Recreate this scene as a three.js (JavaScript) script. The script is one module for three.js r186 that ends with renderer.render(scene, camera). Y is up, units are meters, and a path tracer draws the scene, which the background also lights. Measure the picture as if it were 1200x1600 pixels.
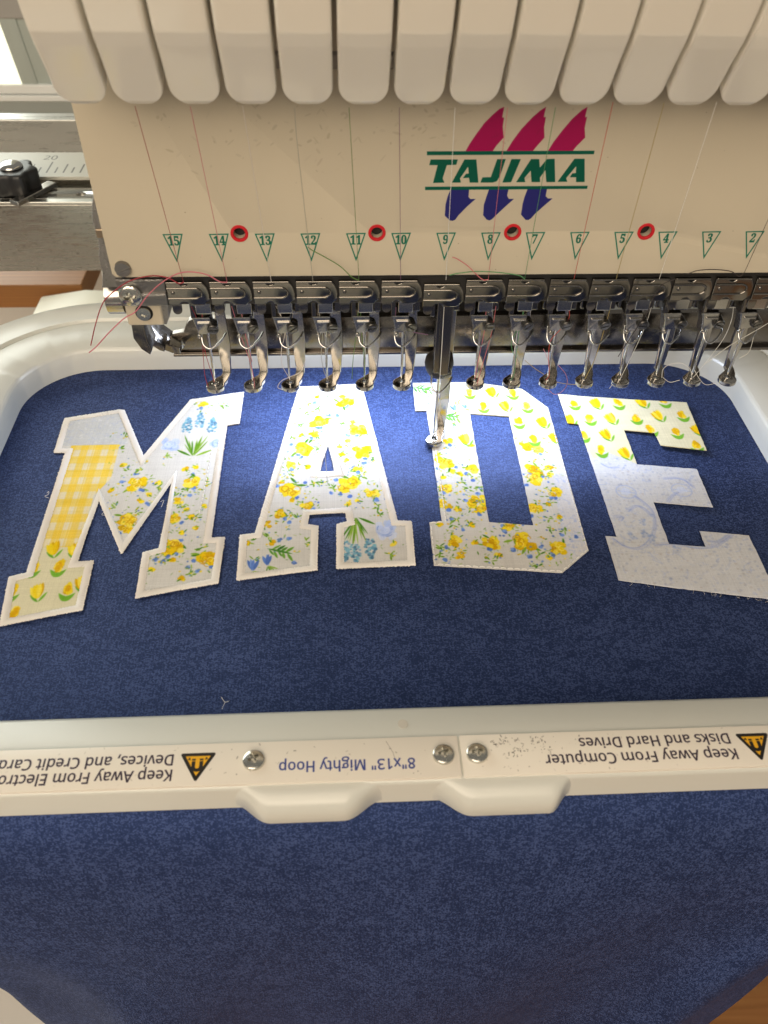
import * as THREE from 'three';
import { mergeGeometries, toCreasedNormals, mergeVertices } from 'three/addons/utils/BufferGeometryUtils.js';
import { RoundedBoxGeometry } from 'three/addons/geometries/RoundedBoxGeometry.js';
import { RectAreaLightUniformsLib } from 'three/addons/lights/RectAreaLightUniformsLib.js';
import { Brush, Evaluator, SUBTRACTION } from 'three-bvh-csg';

// ------------------------------------------------------------------ camera, light, exposure
const scene = new THREE.Scene();
const camera = new THREE.PerspectiveCamera(2 * Math.atan(800 / 1317.24) * 180 / Math.PI, 0.75, 0.02, 20);
camera.rotation.order = 'YXZ';
camera.rotation.set(-0.76297, -0.06458, 0.0243);
camera.position.set(-0.01915, 0.24148, 0.25457);
camera.focus = 0.345;
camera.userData.fStop = 18;
camera.updateMatrixWorld();
const renderer = new THREE.WebGLRenderer({ antialias: true });
renderer.toneMapping = THREE.LinearToneMapping;
renderer.toneMappingExposure = 1;
renderer.shadowMap.enabled = true;
RectAreaLightUniformsLib.init();
scene.background = new THREE.Color().setRGB(0.222, 0.208, 0.182);      // dim even light of the workroom

function areaLight(name, color, intensity, w, h, pos, target) {
  const l = new THREE.RectAreaLight(new THREE.Color().setRGB(...color), intensity, w, h);
  l.name = name; l.position.set(...pos); l.lookAt(...target); scene.add(l); return l;
}
const KEY = { pos: [-0.45, 1.36, 1.60], size: [1.9, 1.9], color: [1, 0.84, 0.645], power: 2.1 };
const LAMP = { pos: [0.017, 0.0505, -0.0925], size: [0.165, 0.010], color: [0.79, 0.91, 1.14], power: 63 };
const WINDOW = { pos: [-1.0, 0.33, -0.69], size: [1.3, 0.72], color: [0.92, 1, 0.98], power: 3.5 };
areaLight('ceiling_lamp_light', KEY.color, KEY.power, ...KEY.size, [KEY.pos[0], KEY.pos[1] - 0.006, KEY.pos[2]], [0, 0.05, 0]);
areaLight('work_lamp_light', LAMP.color, LAMP.power, ...LAMP.size, LAMP.pos, [LAMP.pos[0], 0, 0.025]);
areaLight('window_light', WINDOW.color, WINDOW.power, ...WINDOW.size, [WINDOW.pos[0], WINDOW.pos[1], WINDOW.pos[2] + 0.012], [WINDOW.pos[0], WINDOW.pos[1], 1]);

// ------------------------------------------------------------------ measured outlines, millimetres
const LOGO_DATA = {sail:[[[22.5,137.2],[23.6,139.5],[25.7,142.9],[27.7,145.9],[30.0,148.4],[32.1,150.3],[33.6,151.0],[33.3,147.8],[33.9,147.7],[33.8,145.0],[34.5,141.6],[32.3,138.9],[31.4,137.2]],[[35.9,137.3],[37.6,140.6],[40.0,144.3],[42.9,147.7],[45.1,149.8],[46.9,151.0],[46.6,147.9],[47.3,147.9],[47.2,144.8],[47.8,141.6],[45.7,138.9],[44.6,137.3]],[[49.6,137.3],[51.0,140.2],[53.3,143.8],[55.8,147.3],[58.6,150.1],[60.1,151.0],[59.9,147.9],[60.5,148.0],[60.4,144.6],[61.1,141.6],[58.8,138.9],[57.8,137.3]]],bar:[[[9.9,137.2],[10.0,136.0],[65.0,136.3],[65.0,137.4]],[[9.9,125.6],[10.0,124.5],[64.9,124.8],[64.9,125.8]]],type:[[[11.3,134.6],[20.2,134.6],[19.8,132.9],[16.7,132.8],[15.6,128.4],[16.3,127.0],[12.5,126.9],[13.7,132.8],[10.9,132.8]],[[22.4,134.6],[26.3,134.6],[27.7,127.0],[24.8,127.0],[24.4,128.6],[22.4,128.5],[23.3,129.9],[24.2,130.0],[23.8,132.3],[21.4,128.4],[21.8,127.0],[18.8,127.0]],[[33.2,134.7],[36.0,134.7],[34.6,128.8],[33.8,127.4],[32.5,127.0],[28.4,127.0],[28.9,128.7],[31.7,128.8]],[[37.9,134.7],[41.0,134.7],[38.7,127.1],[35.8,127.0]],[[44.4,134.7],[47.1,134.7],[47.7,131.9],[49.7,134.7],[52.2,134.8],[53.6,127.1],[50.6,127.1],[49.7,131.1],[48.2,128.6],[48.5,127.1],[45.6,127.1],[44.8,131.0],[43.0,128.5],[43.5,127.1],[40.4,127.1]],[[58.8,134.8],[62.2,134.8],[63.6,127.1],[60.7,127.1],[60.4,128.7],[58.3,128.7],[58.9,130.0],[60.1,130.1],[59.8,132.4],[57.1,128.4],[57.7,127.2],[54.4,127.2]]],tail:[[[18.5,124.6],[24.8,124.6],[24.8,122.1],[25.5,121.4],[27.3,121.4],[24.6,118.8],[21.9,115.7],[20.9,114.1],[20.0,113.7],[19.0,113.9],[17.2,115.6],[17.2,119.4],[17.7,122.2]],[[31.5,124.6],[38.1,124.7],[37.9,122.5],[38.6,121.4],[40.4,121.4],[37.8,118.8],[35.1,115.9],[33.6,114.2],[32.8,113.8],[31.8,114.1],[30.4,115.7],[30.3,119.3],[30.9,122.1]],[[44.6,124.8],[51.2,124.8],[51.1,122.3],[52.0,121.5],[53.6,121.5],[50.8,118.7],[48.4,116.2],[47.2,114.5],[46.3,113.9],[45.3,114.0],[43.5,115.9],[43.6,119.9],[44.0,122.4]]]};
const M_DATA = {out:[[-147.8,-64.0],[-123.9,-70.2],[-121.4,-69.6],[-107.3,-35.8],[-91.5,-77.3],[-66.7,-82.8],[-66.7,-58.0],[-72.3,-56.7],[-72.5,15.8],[-67.2,15.6],[-67.3,40.2],[-97.5,46.7],[-98.4,23.1],[-92.4,20.9],[-92.5,-18.8],[-106.5,23.8],[-121.2,-7.8],[-122.6,27.3],[-116.5,26.9],[-115.5,51.7],[-143.9,58.3],[-146.7,34.4],[-140.7,32.4],[-142.0,-38.9],[-147.0,-39.0]],mot:{rose:[[-106.8,-17.4,8],[-84.0,-18.1,7.5],[-107.1,4.7,8],[-107.2,9.2,6],[-88.3,4.0,5.5],[-87.9,-6.2,4],[-86.6,20.4,8],[-90.0,23.2,5],[-73.4,27.7,8],[-85.3,-72.9,4.5]],bud:[[-117.3,-13.7],[-103.8,-6.7],[-98.3,-17.9],[-101.3,-10.5],[-114.8,-30.2],[-87.7,-26.6],[-83.3,-27.9],[-83.7,-0.9],[-81.9,3.6],[-79.9,9.8],[-86.5,27.3],[-83.8,12.7],[-76.5,-2.6],[-93.2,32.1],[-81.6,37.4]],blue:[[-108.7,-23.7],[-113.8,-19.0],[-105.3,-13.7],[-84.1,-23.0],[-83.9,-9.4],[-84.5,17.5],[-77.8,28.1],[-79.9,31.4],[-93.1,27.1],[-75.6,33.8],[-100.8,-4.6],[-90.1,28.3]],sprig:[[-112.4,-26.6],[-106.9,-26.4],[-113.7,-3.7],[-90.1,-9.6],[-86.4,-1.6],[-79.7,3.6],[-97.2,-15.8],[-78.6,35.3],[-104.4,0.4],[-86.1,-13.4],[-75.8,-17.2],[-76.0,21.9],[-117.8,-50.3],[-117.7,-41.2],[-75.2,-72.7],[-97.1,-34.8]],bloom:[[-90.6,-57.2],[-85.2,-61.0],[-79.2,-57.2]],stem:[[-85.5,-35.2]],bluerose:[[-96.9,-43.7,8.5],[-76.0,-43.9,6]],tulip:[[-129.0,29.3],[-123.1,41.4],[-138.6,29.5],[-143.5,41.3],[-140.3,52.1]],side:[[-134.3,41.6],[-133.5,19.5],[-125.1,20.3],[-118.6,37.8]]},ging:[[-140.3,-44.5],[-119.1,-44.3],[-118.7,-21.2],[-123.8,-10.5],[-123.6,9.7],[-124.0,19.4],[-139.4,19.0],[-140.4,-30.2]],toile:[[-150.6,-67.0],[-122.6,-72.2],[-115.4,-44.2],[-149.1,-43.8]],cream:[[-142.2,17.5],[-122.7,18.1],[-113.6,28.7],[-115.6,53.9],[-145.9,59.8],[-149.0,32.0]]};
const A_DATA = {out:[[-40.1,-86.4],[-9.7,-88.1],[2.4,8.3],[8.2,8.7],[8.0,33.4],[-22.9,34.3],[-22.5,9.6],[-18.2,8.1],[-18.9,2.9],[-33.6,3.8],[-34.3,9.3],[-29.9,10.3],[-30.1,34.7],[-60.8,39.0],[-61.2,14.6],[-55.3,13.8]],hole:[[-26.0,-42.8],[-23.2,-23.2],[-29.6,-22.8]],mot:{rose:[[-17.3,-74.8,9],[-30.1,-58.7,8.5],[-12.5,-52.6,8.5],[-37.9,-39.1,9],[-10.8,-35.8,8],[-42.0,-11.9,10],[-17.4,-14.1,10],[-7.3,-7.9,6],[-32.6,-49.0,5],[-42.5,-27.7,5],[-13.2,-24.4,4.5],[-35.1,-1.8,5],[-45.7,2.9,5],[-51.1,8.8,4]],bud:[[-31.1,-77.7],[-27.1,-60.0],[-17.3,-43.9],[-19.6,-34.1],[-17.6,-30.2],[-34.7,-26.5],[-40.6,-5.4],[-18.0,-2.5],[-13.3,-4.1],[-38.5,-48.5],[-14.5,-57.6],[-46.1,-16.7],[-20.7,-40.0],[-48.3,19.4],[-57.2,19.1],[-13.0,-16.4],[0.2,21.4]],blue:[[-32.4,-73.3],[-21.8,-62.8],[-30.9,-53.8],[-42.5,-41.9],[-37.7,-33.0],[-15.2,-25.7],[-10.2,-28.1],[-22.6,-17.3],[-25.0,-9.6],[-16.8,-7.0],[-6.4,-9.7],[-33.1,-1.8],[-35.3,-15.8],[-47.6,-14.1],[-25.8,-63.6],[-16.8,-47.9],[-42.1,7.9],[-41.4,17.0],[-45.1,18.0],[-38.8,30.3]],sprig:[[-35.5,-73.3],[-39.4,-69.0],[-36.7,-64.6],[-31.1,-68.8],[-42.3,-47.2],[-40.0,-57.5],[-29.9,-39.6],[-23.8,-12.5],[-32.2,-15.7],[-15.2,-22.6],[-42.7,-23.3],[-6.0,-31.1],[-11.3,-20.0],[-38.8,5.3],[-42.6,3.5],[-28.2,-16.2],[-5.6,-0.4],[-20.2,-56.3],[-49.3,15.7],[-54.4,28.3],[-34.7,19.3],[-1.7,27.5],[-5.0,4.1],[-57.0,17.1]],bigleaf:[[-45.2,24.1]],bloom:[[-19.3,24.4],[-15.2,26.6],[-9.2,23.7]],stemdown:[[-14.7,6.0]],bluetulip:[[-49.3,29.0,6],[-54.9,31.6,6]],bluerose:[[-3.2,13.4,10]]}};
const D_DATA = {out:[[15.7,-88.6],[45.5,-88.5],[68.9,-82.3],[79.0,-66.8],[77.4,27.4],[64.5,38.9],[15.1,33.5],[15.4,9.6],[20.6,9.2],[20.7,-65.8],[15.2,-65.9]],hole:[[40.8,-63.2],[59.3,-60.6],[57.9,12.8],[39.8,10.3]],mot:{tulip:[[42.7,-79.9],[47.9,-68.7],[63.7,-78.9],[68.9,-68.2],[62.9,-56.3],[67.8,-43.4]],side:[[53.5,-80.7],[58.4,-69.2],[74.0,-56.1],[36.3,-44.4],[77.7,-44.4]],bigleaf:[[19.9,-83.4],[31.0,-61.3]],bluetulip:[[34.2,-67.6,5],[39.1,-68.6,4]],rose:[[28.6,-42.4,5],[25.5,-27.9,8],[36.6,-23.3,6],[66.7,-36.9,9],[64.3,-21.3,8],[63.0,-16.0,8],[70.2,-6.4,6],[22.4,-1.0,6],[37.1,-2.3,9],[59.9,3.4,7],[24.1,-10.6,5],[24.6,20.8,6],[38.7,22.2,7],[51.3,21.1,9.5],[65.8,25.6,7],[47.4,13.2,5],[25.5,28.8,4],[71.2,-23.6,4],[37.6,2.7,5]],bud:[[23.2,-33.2],[31.4,-19.8],[28.4,-21.7],[23.7,-18.2],[38.5,-38.9],[61.9,-40.2],[70.9,-18.1],[65.9,0.2],[28.1,2.4],[32.5,21.5],[19.7,10.8],[61.0,31.3],[41.0,28.7],[32.3,11.7],[68.9,8.0]],blue:[[38.0,-25.1],[30.3,-24.1],[36.4,-15.5],[37.4,-7.4],[31.8,-3.0],[23.9,2.9],[24.5,8.3],[29.0,14.2],[23.7,22.2],[41.0,21.3],[62.1,-20.2],[69.7,-3.6],[59.0,24.8],[64.9,28.0],[45.2,12.6],[19.6,31.0],[68.0,18.5],[53.0,30.1],[73.6,19.7],[22.5,-77.4],[22.4,-71.5]],sprig:[[31.2,-14.5],[33.8,-10.3],[38.9,-10.2],[24.2,10.9],[26.7,8.9],[31.6,11.1],[18.5,24.1],[55.3,25.2],[65.2,9.5],[70.0,16.0],[57.5,29.3],[37.7,31.6],[55.8,34.6],[17.4,28.0],[64.9,15.3],[49.1,13.8],[35.6,-71.9],[32.0,-55.0]]},toile:[[73.9,-38.0],[79.0,-36.5],[77.4,27.4],[68.7,34.5],[69.0,11.2]],cream:[[37.6,-89.9],[70.2,-84.5],[80.5,-67.9],[78.6,-36.6],[57.6,-39.7],[58.3,-59.9],[41.4,-62.4],[41.7,-44.0],[32.5,-44.3]]};
const E_DATA = {out:[[85.8,-77.3],[146.0,-67.0],[144.0,-31.0],[124.7,-36.2],[124.3,-45.3],[111.0,-48.1],[110.5,-23.8],[135.6,-18.8],[134.8,5.4],[110.9,0.7],[110.4,25.3],[124.4,27.8],[124.8,18.9],[143.6,22.7],[142.8,56.6],[85.3,43.5],[85.9,19.9],[90.4,20.5],[90.8,-53.5],[85.9,-54.4]],mot:{tulip:[[92.0,-69.5],[113.2,-68.7],[96.9,-57.4],[118.7,-57.1],[140.9,-57.7],[134.4,-45.4],[91.1,-45.2],[96.8,-34.2],[135.6,-68.8],[140.4,-35.1],[123.3,-47.8]],side:[[102.4,-69.3],[124.7,-69.1],[106.7,-57.4],[129.4,-58.3],[101.7,-45.6],[106.9,-32.0],[87.1,-57.2],[144.4,-46.3]],berry:[[96.7,19.7],[102.3,18.8],[103.2,12.8],[112.8,27.5],[104.6,21.5]],leaf:[[101.0,-6.0],[124.9,-5.7]]},cream:[[85.0,-80.4],[148.5,-68.9],[145.3,-29.0],[127.6,-24.3],[110.7,-23.8],[98.6,-32.9],[92.4,-27.8],[85.1,-53.7]],scroll:[[[103.6,-3.6],[108.3,2.9],[109.5,9.7],[105.4,21.5],[98.2,28.1],[91.9,26.3],[88.7,21.0]],[[116.8,0.9],[120.4,-3.1],[124.2,-4.8]],[[98.7,6.0],[102.0,2.7],[105.7,3.4],[108.0,9.7]],[[104.2,25.7],[112.8,24.9],[119.4,28.2],[127.1,27.9],[132.5,25.5],[137.0,21.4]],[[94.3,-25.2],[96.7,-21.4],[102.0,-22.5]],[[92.4,9.2],[96.6,8.2],[94.2,11.5]],[[119.4,-13.3],[124.6,-14.4],[128.8,-11.8],[130.6,-7.0]],[[126.0,24.2],[129.1,26.4],[135.4,22.4]]]};
const UP_DATA = {15:[[-76.9,157.1,-4.0],[-74.8,91.7,-22.2]],14:[[-61.2,157.1,-4.0],[-59.4,91.6,-22.2]],13:[[-46.2,157.2,-4.0],[-43.7,91.8,-22.1]],12:[[-31.3,156.8,-4.1],[-31.1,141.9,-8.9],[-28.8,91.6,-22.1]],11:[[-15.5,156.8,-4.1],[-12.3,92.1,-22.0]],10:[[-0.8,156.9,-4.1],[0.8,128.1,-12.9],[2.7,92.2,-21.9]],9:[[15.5,156.9,-4.1],[19.1,92.1,-21.9]],8:[[31.0,156.9,-4.1],[34.5,92.0,-21.9]],7:[[45.2,157.0,-4.1],[46.6,125.6,-13.5],[47.8,92.2,-21.9]],6:[[61.9,158.6,-3.6],[65.9,92.0,-21.9]],5:[[77.2,158.6,-3.6],[81.5,91.9,-21.9]],4:[[92.9,158.7,-3.6],[97.5,91.7,-21.9]],2:[[126.8,125.4,-13.5],[128.2,94.4,-21.2]]};
const TAIL_DATA = {15:[[-74.1,93.5,-19.0],[-76.0,93.0,-19.0],[-79.4,95.2,-19.0],[-84.2,96.0,-19.0],[-89.9,95.1,-19.0],[-94.7,93.1,-19.0],[-100.6,88.9,-19.0],[-104.1,85.2,-19.0],[-108.1,77.4,-19.0],[-112.0,68.0,-19.0]],14:[[-58.9,93.3,-19.0],[-61.6,93.6,-19.0],[-65.3,96.1,-19.0],[-70.0,97.3,-19.0],[-74.5,97.1,-19.0],[-79.0,95.2,-19.0],[-83.8,91.8,-19.0],[-88.3,87.6,-19.0],[-93.0,82.0,-19.0],[-97.8,79.1,-19.0],[-104.3,73.3,-19.0],[-110.2,67.4,-19.0],[-113.3,64.9,-19.0]],11:[[-12.4,93.7,-19.0],[-14.9,95.0,-19.0],[-19.3,99.4,-19.0],[-24.8,103.0,-19.0],[-28.5,105.2,-19.0],[-29.9,106.4,-19.0]],8:[[34.0,93.6,-19.0],[31.9,93.6,-19.0],[28.8,96.3,-19.0],[25.9,99.1,-19.0],[22.3,101.5,-19.0],[20.4,102.3,-19.0]],7:[[47.1,93.7,-19.0],[44.6,95.2,-19.0],[37.6,96.3,-19.0],[29.5,96.8,-19.0],[22.7,96.1,-19.0],[19.8,95.4,-19.0]],4:[[102.2,93.3,-19.0],[98.0,91.0,-19.0],[96.0,85.8,-19.0],[94.9,79.2,-19.0],[91.9,71.0,-19.0],[88.2,60.4,-19.0]],2:[[127.0,95.6,-19.0],[125.6,94.1,-19.0],[121.9,96.1,-19.0],[115.3,96.9,-19.0],[109.5,96.5,-19.0],[106.1,95.2,-19.0]]};
const LOW_DATA = {15:[[[-76.9,71.7,-40.0],[-74.8,63.5,-40.0],[-74.5,57.9,-40.0],[-74.1,49.5,-40.0],[-72.3,36.3,-40.0]],[[-72.8,71.4,-40.0],[-74.5,58.5,-40.0],[-75.3,48.0,-40.0],[-75.8,40.2,-40.0],[-75.1,33.1,-40.0]]],14:[[[-61.4,71.8,-40.0],[-59.4,59.8,-40.0],[-56.4,44.6,-40.0],[-55.7,32.5,-40.0]],[[-58.0,71.3,-40.0],[-57.3,59.8,-40.0],[-55.8,46.2,-40.0]]],13:[[[-44.3,71.7,-40.0],[-41.4,63.1,-40.0],[-42.0,57.2,-40.0],[-43.4,52.1,-40.0],[-43.6,44.4,-40.0],[-40.9,37.4,-40.0]],[[-33.7,47.4,-40.0],[-36.1,41.2,-40.0],[-40.3,38.7,-40.0],[-44.4,36.5,-40.0],[-46.2,33.3,-40.0],[-44.2,31.9,-40.0]]],12:[[[-27.9,71.5,-40.0],[-26.7,60.9,-40.0],[-26.7,55.5,-40.0],[-27.4,49.5,-40.0],[-26.8,42.6,-40.0],[-25.4,37.2,-40.0]],[[-25.2,34.6,-40.0],[-26.1,21.2,-40.0],[-27.3,10.0,-32.0],[-26.6,3.0,-21.0],[-26.1,1.5,-13.5]]],11:[[[-12.1,71.4,-40.0],[-12.7,60.7,-40.0],[-13.7,53.3,-40.0],[-14.6,44.0,-40.0],[-14.9,37.0,-40.0]],[[-11.4,71.3,-40.0],[-10.9,59.2,-40.0],[-9.8,47.1,-40.0],[-9.8,36.9,-40.0]]],10:[[[2.7,70.6,-40.0],[2.4,63.5,-40.0],[3.2,61.4,-40.0],[5.3,60.5,-40.0],[11.1,59.0,-40.0],[16.0,58.0,-40.0]]],9:[[[20.8,75.3,-34.0],[21.3,44.4,-34.0],[21.4,23.4,-36.0],[22.3,5.4,-40.0]]],8:[[[38.4,70.8,-40.0],[38.8,60.1,-40.0],[37.7,46.4,-40.0],[37.1,36.2,-40.0]],[[42.3,70.8,-40.0],[41.8,58.6,-40.0],[39.8,44.8,-40.0],[38.0,31.9,-40.0]]],7:[[[53.3,70.7,-40.0],[53.3,64.4,-40.0],[51.7,58.5,-40.0],[50.5,54.0,-40.0],[51.6,49.3,-40.0],[52.6,47.8,-40.0]],[[53.9,70.1,-40.0],[53.0,60.8,-40.0],[53.1,53.9,-40.0],[53.3,46.2,-40.0],[53.5,38.2,-40.0],[52.5,35.0,-40.0]],[[52.2,30.7,-40.0],[51.3,28.7,-40.0],[52.1,26.7,-40.0],[53.1,28.3,-40.0],[52.2,30.7,-40.0]]],6:[[[71.5,70.5,-40.0],[72.4,65.0,-40.0],[69.7,59.7,-40.0],[66.6,54.4,-40.0],[67.1,46.0,-40.0],[68.6,38.0,-40.0],[67.6,35.1,-40.0]],[[64.2,50.7,-40.0],[65.6,48.2,-40.0],[66.9,45.4,-40.0]],[[71.6,42.8,-40.0],[75.7,37.9,-40.0],[77.1,32.9,-40.0],[75.5,29.0,-40.0],[72.4,27.7,-40.0],[69.1,30.7,-40.0]]],5:[[[88.4,69.8,-40.0],[87.9,59.5,-40.0],[86.8,45.7,-40.0],[84.4,35.5,-40.0]],[[57.2,45.2,-40.0],[61.8,41.3,-40.0],[66.4,38.0,-40.0]],[[72.5,34.0,-40.0],[76.8,33.0,-40.0],[81.1,32.6,-40.0]]],4:[[[105.0,69.6,-40.0],[104.5,60.8,-40.0],[102.5,48.7,-40.0],[99.7,35.2,-40.0]],[[96.0,30.3,-40.0],[97.2,32.6,-40.0],[99.2,33.6,-40.0]]],3:[[[117.7,35.6,-40.0],[117.2,39.9,-40.0],[119.8,42.4,-40.0],[124.5,42.7,-40.0],[128.9,39.7,-40.0],[130.9,35.4,-40.0]],[[125.9,34.2,-40.0],[121.9,33.2,-40.0],[118.2,35.6,-40.0]]],2:[[[138.6,69.3,-40.0],[139.6,63.4,-40.0],[138.9,54.4,-40.0],[134.3,41.9,-40.0],[131.4,35.4,-40.0]],[[130.9,39.3,-40.0],[134.4,34.7,-40.0],[138.1,31.6,-40.0],[142.2,32.2,-40.0]]],1:[[[155.4,61.7,-40.0],[151.2,58.2,-40.0],[142.6,51.2,-40.0],[134.3,41.9,-40.0]],[[151.4,55.8,-40.0],[151.8,48.0,-40.0],[148.6,44.9,-40.0]]]};
const LINT_DATA = [[-142.7,-11.3],[-94.8,-4.0],[-117.9,-0.1],[-121.2,-7.5],[-60.2,93.5]];

// ------------------------------------------------------------------ helpers
const MM = 0.001;
let seed = 7;
const rnd = () => { seed = (seed + 0x6d2b79f5) | 0; let t = Math.imul(seed ^ (seed >>> 15), 1 | seed); t = (t + Math.imul(t ^ (t >>> 7), 61 | t)) ^ t; return ((t ^ (t >>> 14)) >>> 0) / 4294967296; };
const rr = (a, b) => a + (b - a) * rnd();
const V = (x, y, z) => new THREE.Vector3(x * MM, y * MM, z * MM);
const lerp = (a, b, t) => a + (b - a) * t;
const used = new Map();
function numbered(name) { const n = used.get(name) ?? -1; used.set(name, n + 1); return n < 0 ? name : name + '_' + String(n + 1).padStart(3, '0'); }
function finish(m) { m.castShadow = m.receiveShadow = true; return m; }
function part(name, geo, mat, parent) { const m = finish(new THREE.Mesh(geo, mat)); m.name = name; parent.add(m); return m; }
function thing(name, label, category, pos = [0, 0, 0], group) {
  const g = new THREE.Group(); g.name = numbered(name); g.position.set(...pos.map((v) => v * MM)); g.userData = { label, category };
  if (group) g.userData.group = group;
  scene.add(g); return g;
}
function single(name, geo, mat, label, category, group) {
  const m = finish(new THREE.Mesh(geo, mat)); m.name = numbered(name); m.userData = { label, category };
  if (group) m.userData.group = group;
  scene.add(m); return m;
}
const flatten = (gs) => mergeGeometries(gs.map((g) => { const h = g.index ? g.toNonIndexed() : g; for (const k of Object.keys(h.attributes)) if (!['position', 'normal', 'uv'].includes(k)) h.deleteAttribute(k); return h; }));
function box(x0, x1, y0, y1, z0, z1, r = 0.4, seg = 2) {
  r = Math.min(r, (x1 - x0) / 2.01, (y1 - y0) / 2.01, (z1 - z0) / 2.01);
  const g = new RoundedBoxGeometry((x1 - x0) * MM, (y1 - y0) * MM, (z1 - z0) * MM, seg, r * MM);
  return g.translate((x0 + x1) / 2 * MM, (y0 + y1) / 2 * MM, (z0 + z1) / 2 * MM);
}
function shapeOf(pts, holes = []) {
  const s = new THREE.Shape(pts.map(([x, y]) => new THREE.Vector2(x, y)));
  for (const h of holes) s.holes.push(new THREE.Path(h.map(([x, y]) => new THREE.Vector2(x, y))));
  return s;
}
// outline in x,y, millimetres, between z0 and z1
function slab(shape, z0, z1, bevel = 0.3, seg = 2, curve = 12, crease = 0.6) {
  const s = shape instanceof THREE.Shape ? shape : shapeOf(shape), b = Math.min(bevel, (z1 - z0) / 2.01);
  const g = new THREE.ExtrudeGeometry(s, { depth: z1 - z0 - 2 * b, bevelEnabled: b > 0, bevelSize: b, bevelThickness: b, bevelOffset: -b, bevelSegments: seg, curveSegments: curve });
  g.translate(0, 0, z0 + b).scale(MM, MM, MM);
  return toCreasedNormals(g, crease);
}
// outline in x,z, millimetres, between y0 and y1
function plate(pts, y0, y1, bevel = 0.3, holes = [], seg = 2) {
  const g = slab(shapeOf(pts.map(([x, z]) => [x, -z]), holes.map((h) => h.map(([x, z]) => [x, -z]))), y0, y1, bevel, seg);
  return g.rotateX(-Math.PI / 2);
}
function tube(pts, r, seg = 40, radial = 6, tension = 0.5) {
  const c = pts.length > 2 ? new THREE.CatmullRomCurve3(pts.map((p) => V(...p)), false, 'catmullrom', tension) : new THREE.LineCurve3(V(...pts[0]), V(...pts[1]));
  return new THREE.TubeGeometry(c, seg, r * MM, radial, false);
}
function cyl(r0, r1, h, n = 24) { return new THREE.CylinderGeometry(r0 * MM, r1 * MM, h * MM, n); }
const lin = (r, g, b) => new THREE.Color().setRGB(r, g, b);
const mat = (color, roughness, metalness = 0, more = {}) => new THREE.MeshPhysicalMaterial({ color: lin(...color), roughness, metalness, ...more });
const toByte = (v) => { v = Math.min(1, Math.max(0, v)); return Math.round(255 * (v <= 0.0031308 ? v * 12.92 : 1.055 * Math.pow(v, 1 / 2.4) - 0.055)); };
function canvasTex(w, h, draw) {
  const c = document.createElement('canvas'); c.width = w; c.height = h;
  draw(c.getContext('2d'), c);
  const t = new THREE.CanvasTexture(c); t.colorSpace = THREE.SRGBColorSpace; t.anisotropy = 8; return t;
}
function dataTex(n, fn, srgb, channels = 4) {
  const d = new Uint8Array(n * n * 4);
  for (let y = 0, i = 0; y < n; y++) for (let x = 0; x < n; x++, i += 4) { const v = fn(x, y); if (v.length) { d[i] = v[0]; d[i + 1] = v[1]; d[i + 2] = v[2]; } else d[i] = d[i + 1] = d[i + 2] = v; d[i + 3] = 255; }
  const t = new THREE.DataTexture(d, n, n); t.magFilter = THREE.LinearFilter; t.minFilter = THREE.LinearMipmapLinearFilter; t.wrapS = t.wrapT = THREE.RepeatWrapping; t.generateMipmaps = true;
  if (srgb) t.colorSpace = THREE.SRGBColorSpace;
  t.needsUpdate = true; return t;
}
// value noise that repeats after nx by ny cells
function tileNoise(nx, ny) {
  const g = new Float32Array(nx * ny).map(() => rnd());
  return (u, v) => {
    const x = (u - Math.floor(u)) * nx, y = (v - Math.floor(v)) * ny, ix = Math.floor(x), iy = Math.floor(y), fx = x - ix, fy = y - iy, sx = fx * fx * (3 - 2 * fx), sy = fy * fy * (3 - 2 * fy);
    const a = g[(iy % ny) * nx + ix % nx], b = g[(iy % ny) * nx + (ix + 1) % nx], c = g[((iy + 1) % ny) * nx + ix % nx], d = g[((iy + 1) % ny) * nx + (ix + 1) % nx];
    return lerp(lerp(a, b, sx), lerp(c, d, sx), sy);
  };
}

// ------------------------------------------------------------------ materials
// heathered knit: wales run along v, the mixed yarn runs along u
const KN = 2048, KTILE = 0.14, WALES = 128, COURSES = 168;
const nFleck = tileNoise(260, 420), nFleck2 = tileNoise(100, 190), nBlot = tileNoise(26, 34), nFine = tileNoise(470, 520), nYarn = tileNoise(40, COURSES), nBig = tileNoise(7, 9);
const knitColor = dataTex(KN, (x, y) => {
  const u = x / KN, v = y / KN, wob = 0.12 * (nFine(u * 0.5, v) - 0.5), w = (u * WALES + wob) % 1, c = (v * COURSES + 0.42 * Math.abs(w - 0.5) * 2) % 1;
  const rib = 0.66 + 0.44 * Math.sin(Math.PI * w) - 0.16 * Math.pow(Math.abs(c - 0.5) * 2, 3) * (0.4 + 1.2 * nFine(u, v));
  let f = 0.40 * nFleck(u, v) + 0.15 * nFleck2(u, v) + 0.09 * nBlot(u, v) + 0.42 * nFine(u, v) + 0.04 * nYarn(u, v) + 0.04 * nBig(u, v);
  f = Math.min(1, Math.max(0, (f - 0.56) * 4.2 + 0.45));
  const pale = Math.pow(f, 2.6), m = rib * (0.62 + 0.75 * f);
  return [toByte(0.0105 * m + 0.030 * pale), toByte(0.0185 * m + 0.039 * pale), toByte(0.054 * m + 0.076 * pale)];
}, true);
const knitBump = dataTex(1024, (x, y) => {
  const u = x / 1024, v = y / 1024, w = (u * WALES) % 1, c = (v * COURSES + 0.42 * Math.abs(w - 0.5) * 2) % 1;
  return 255 * Math.min(1, 0.3 * Math.sin(Math.PI * w) * (0.75 + 0.25 * Math.sin(Math.PI * c)) + 0.7 * nFine(u, v));
});
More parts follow.
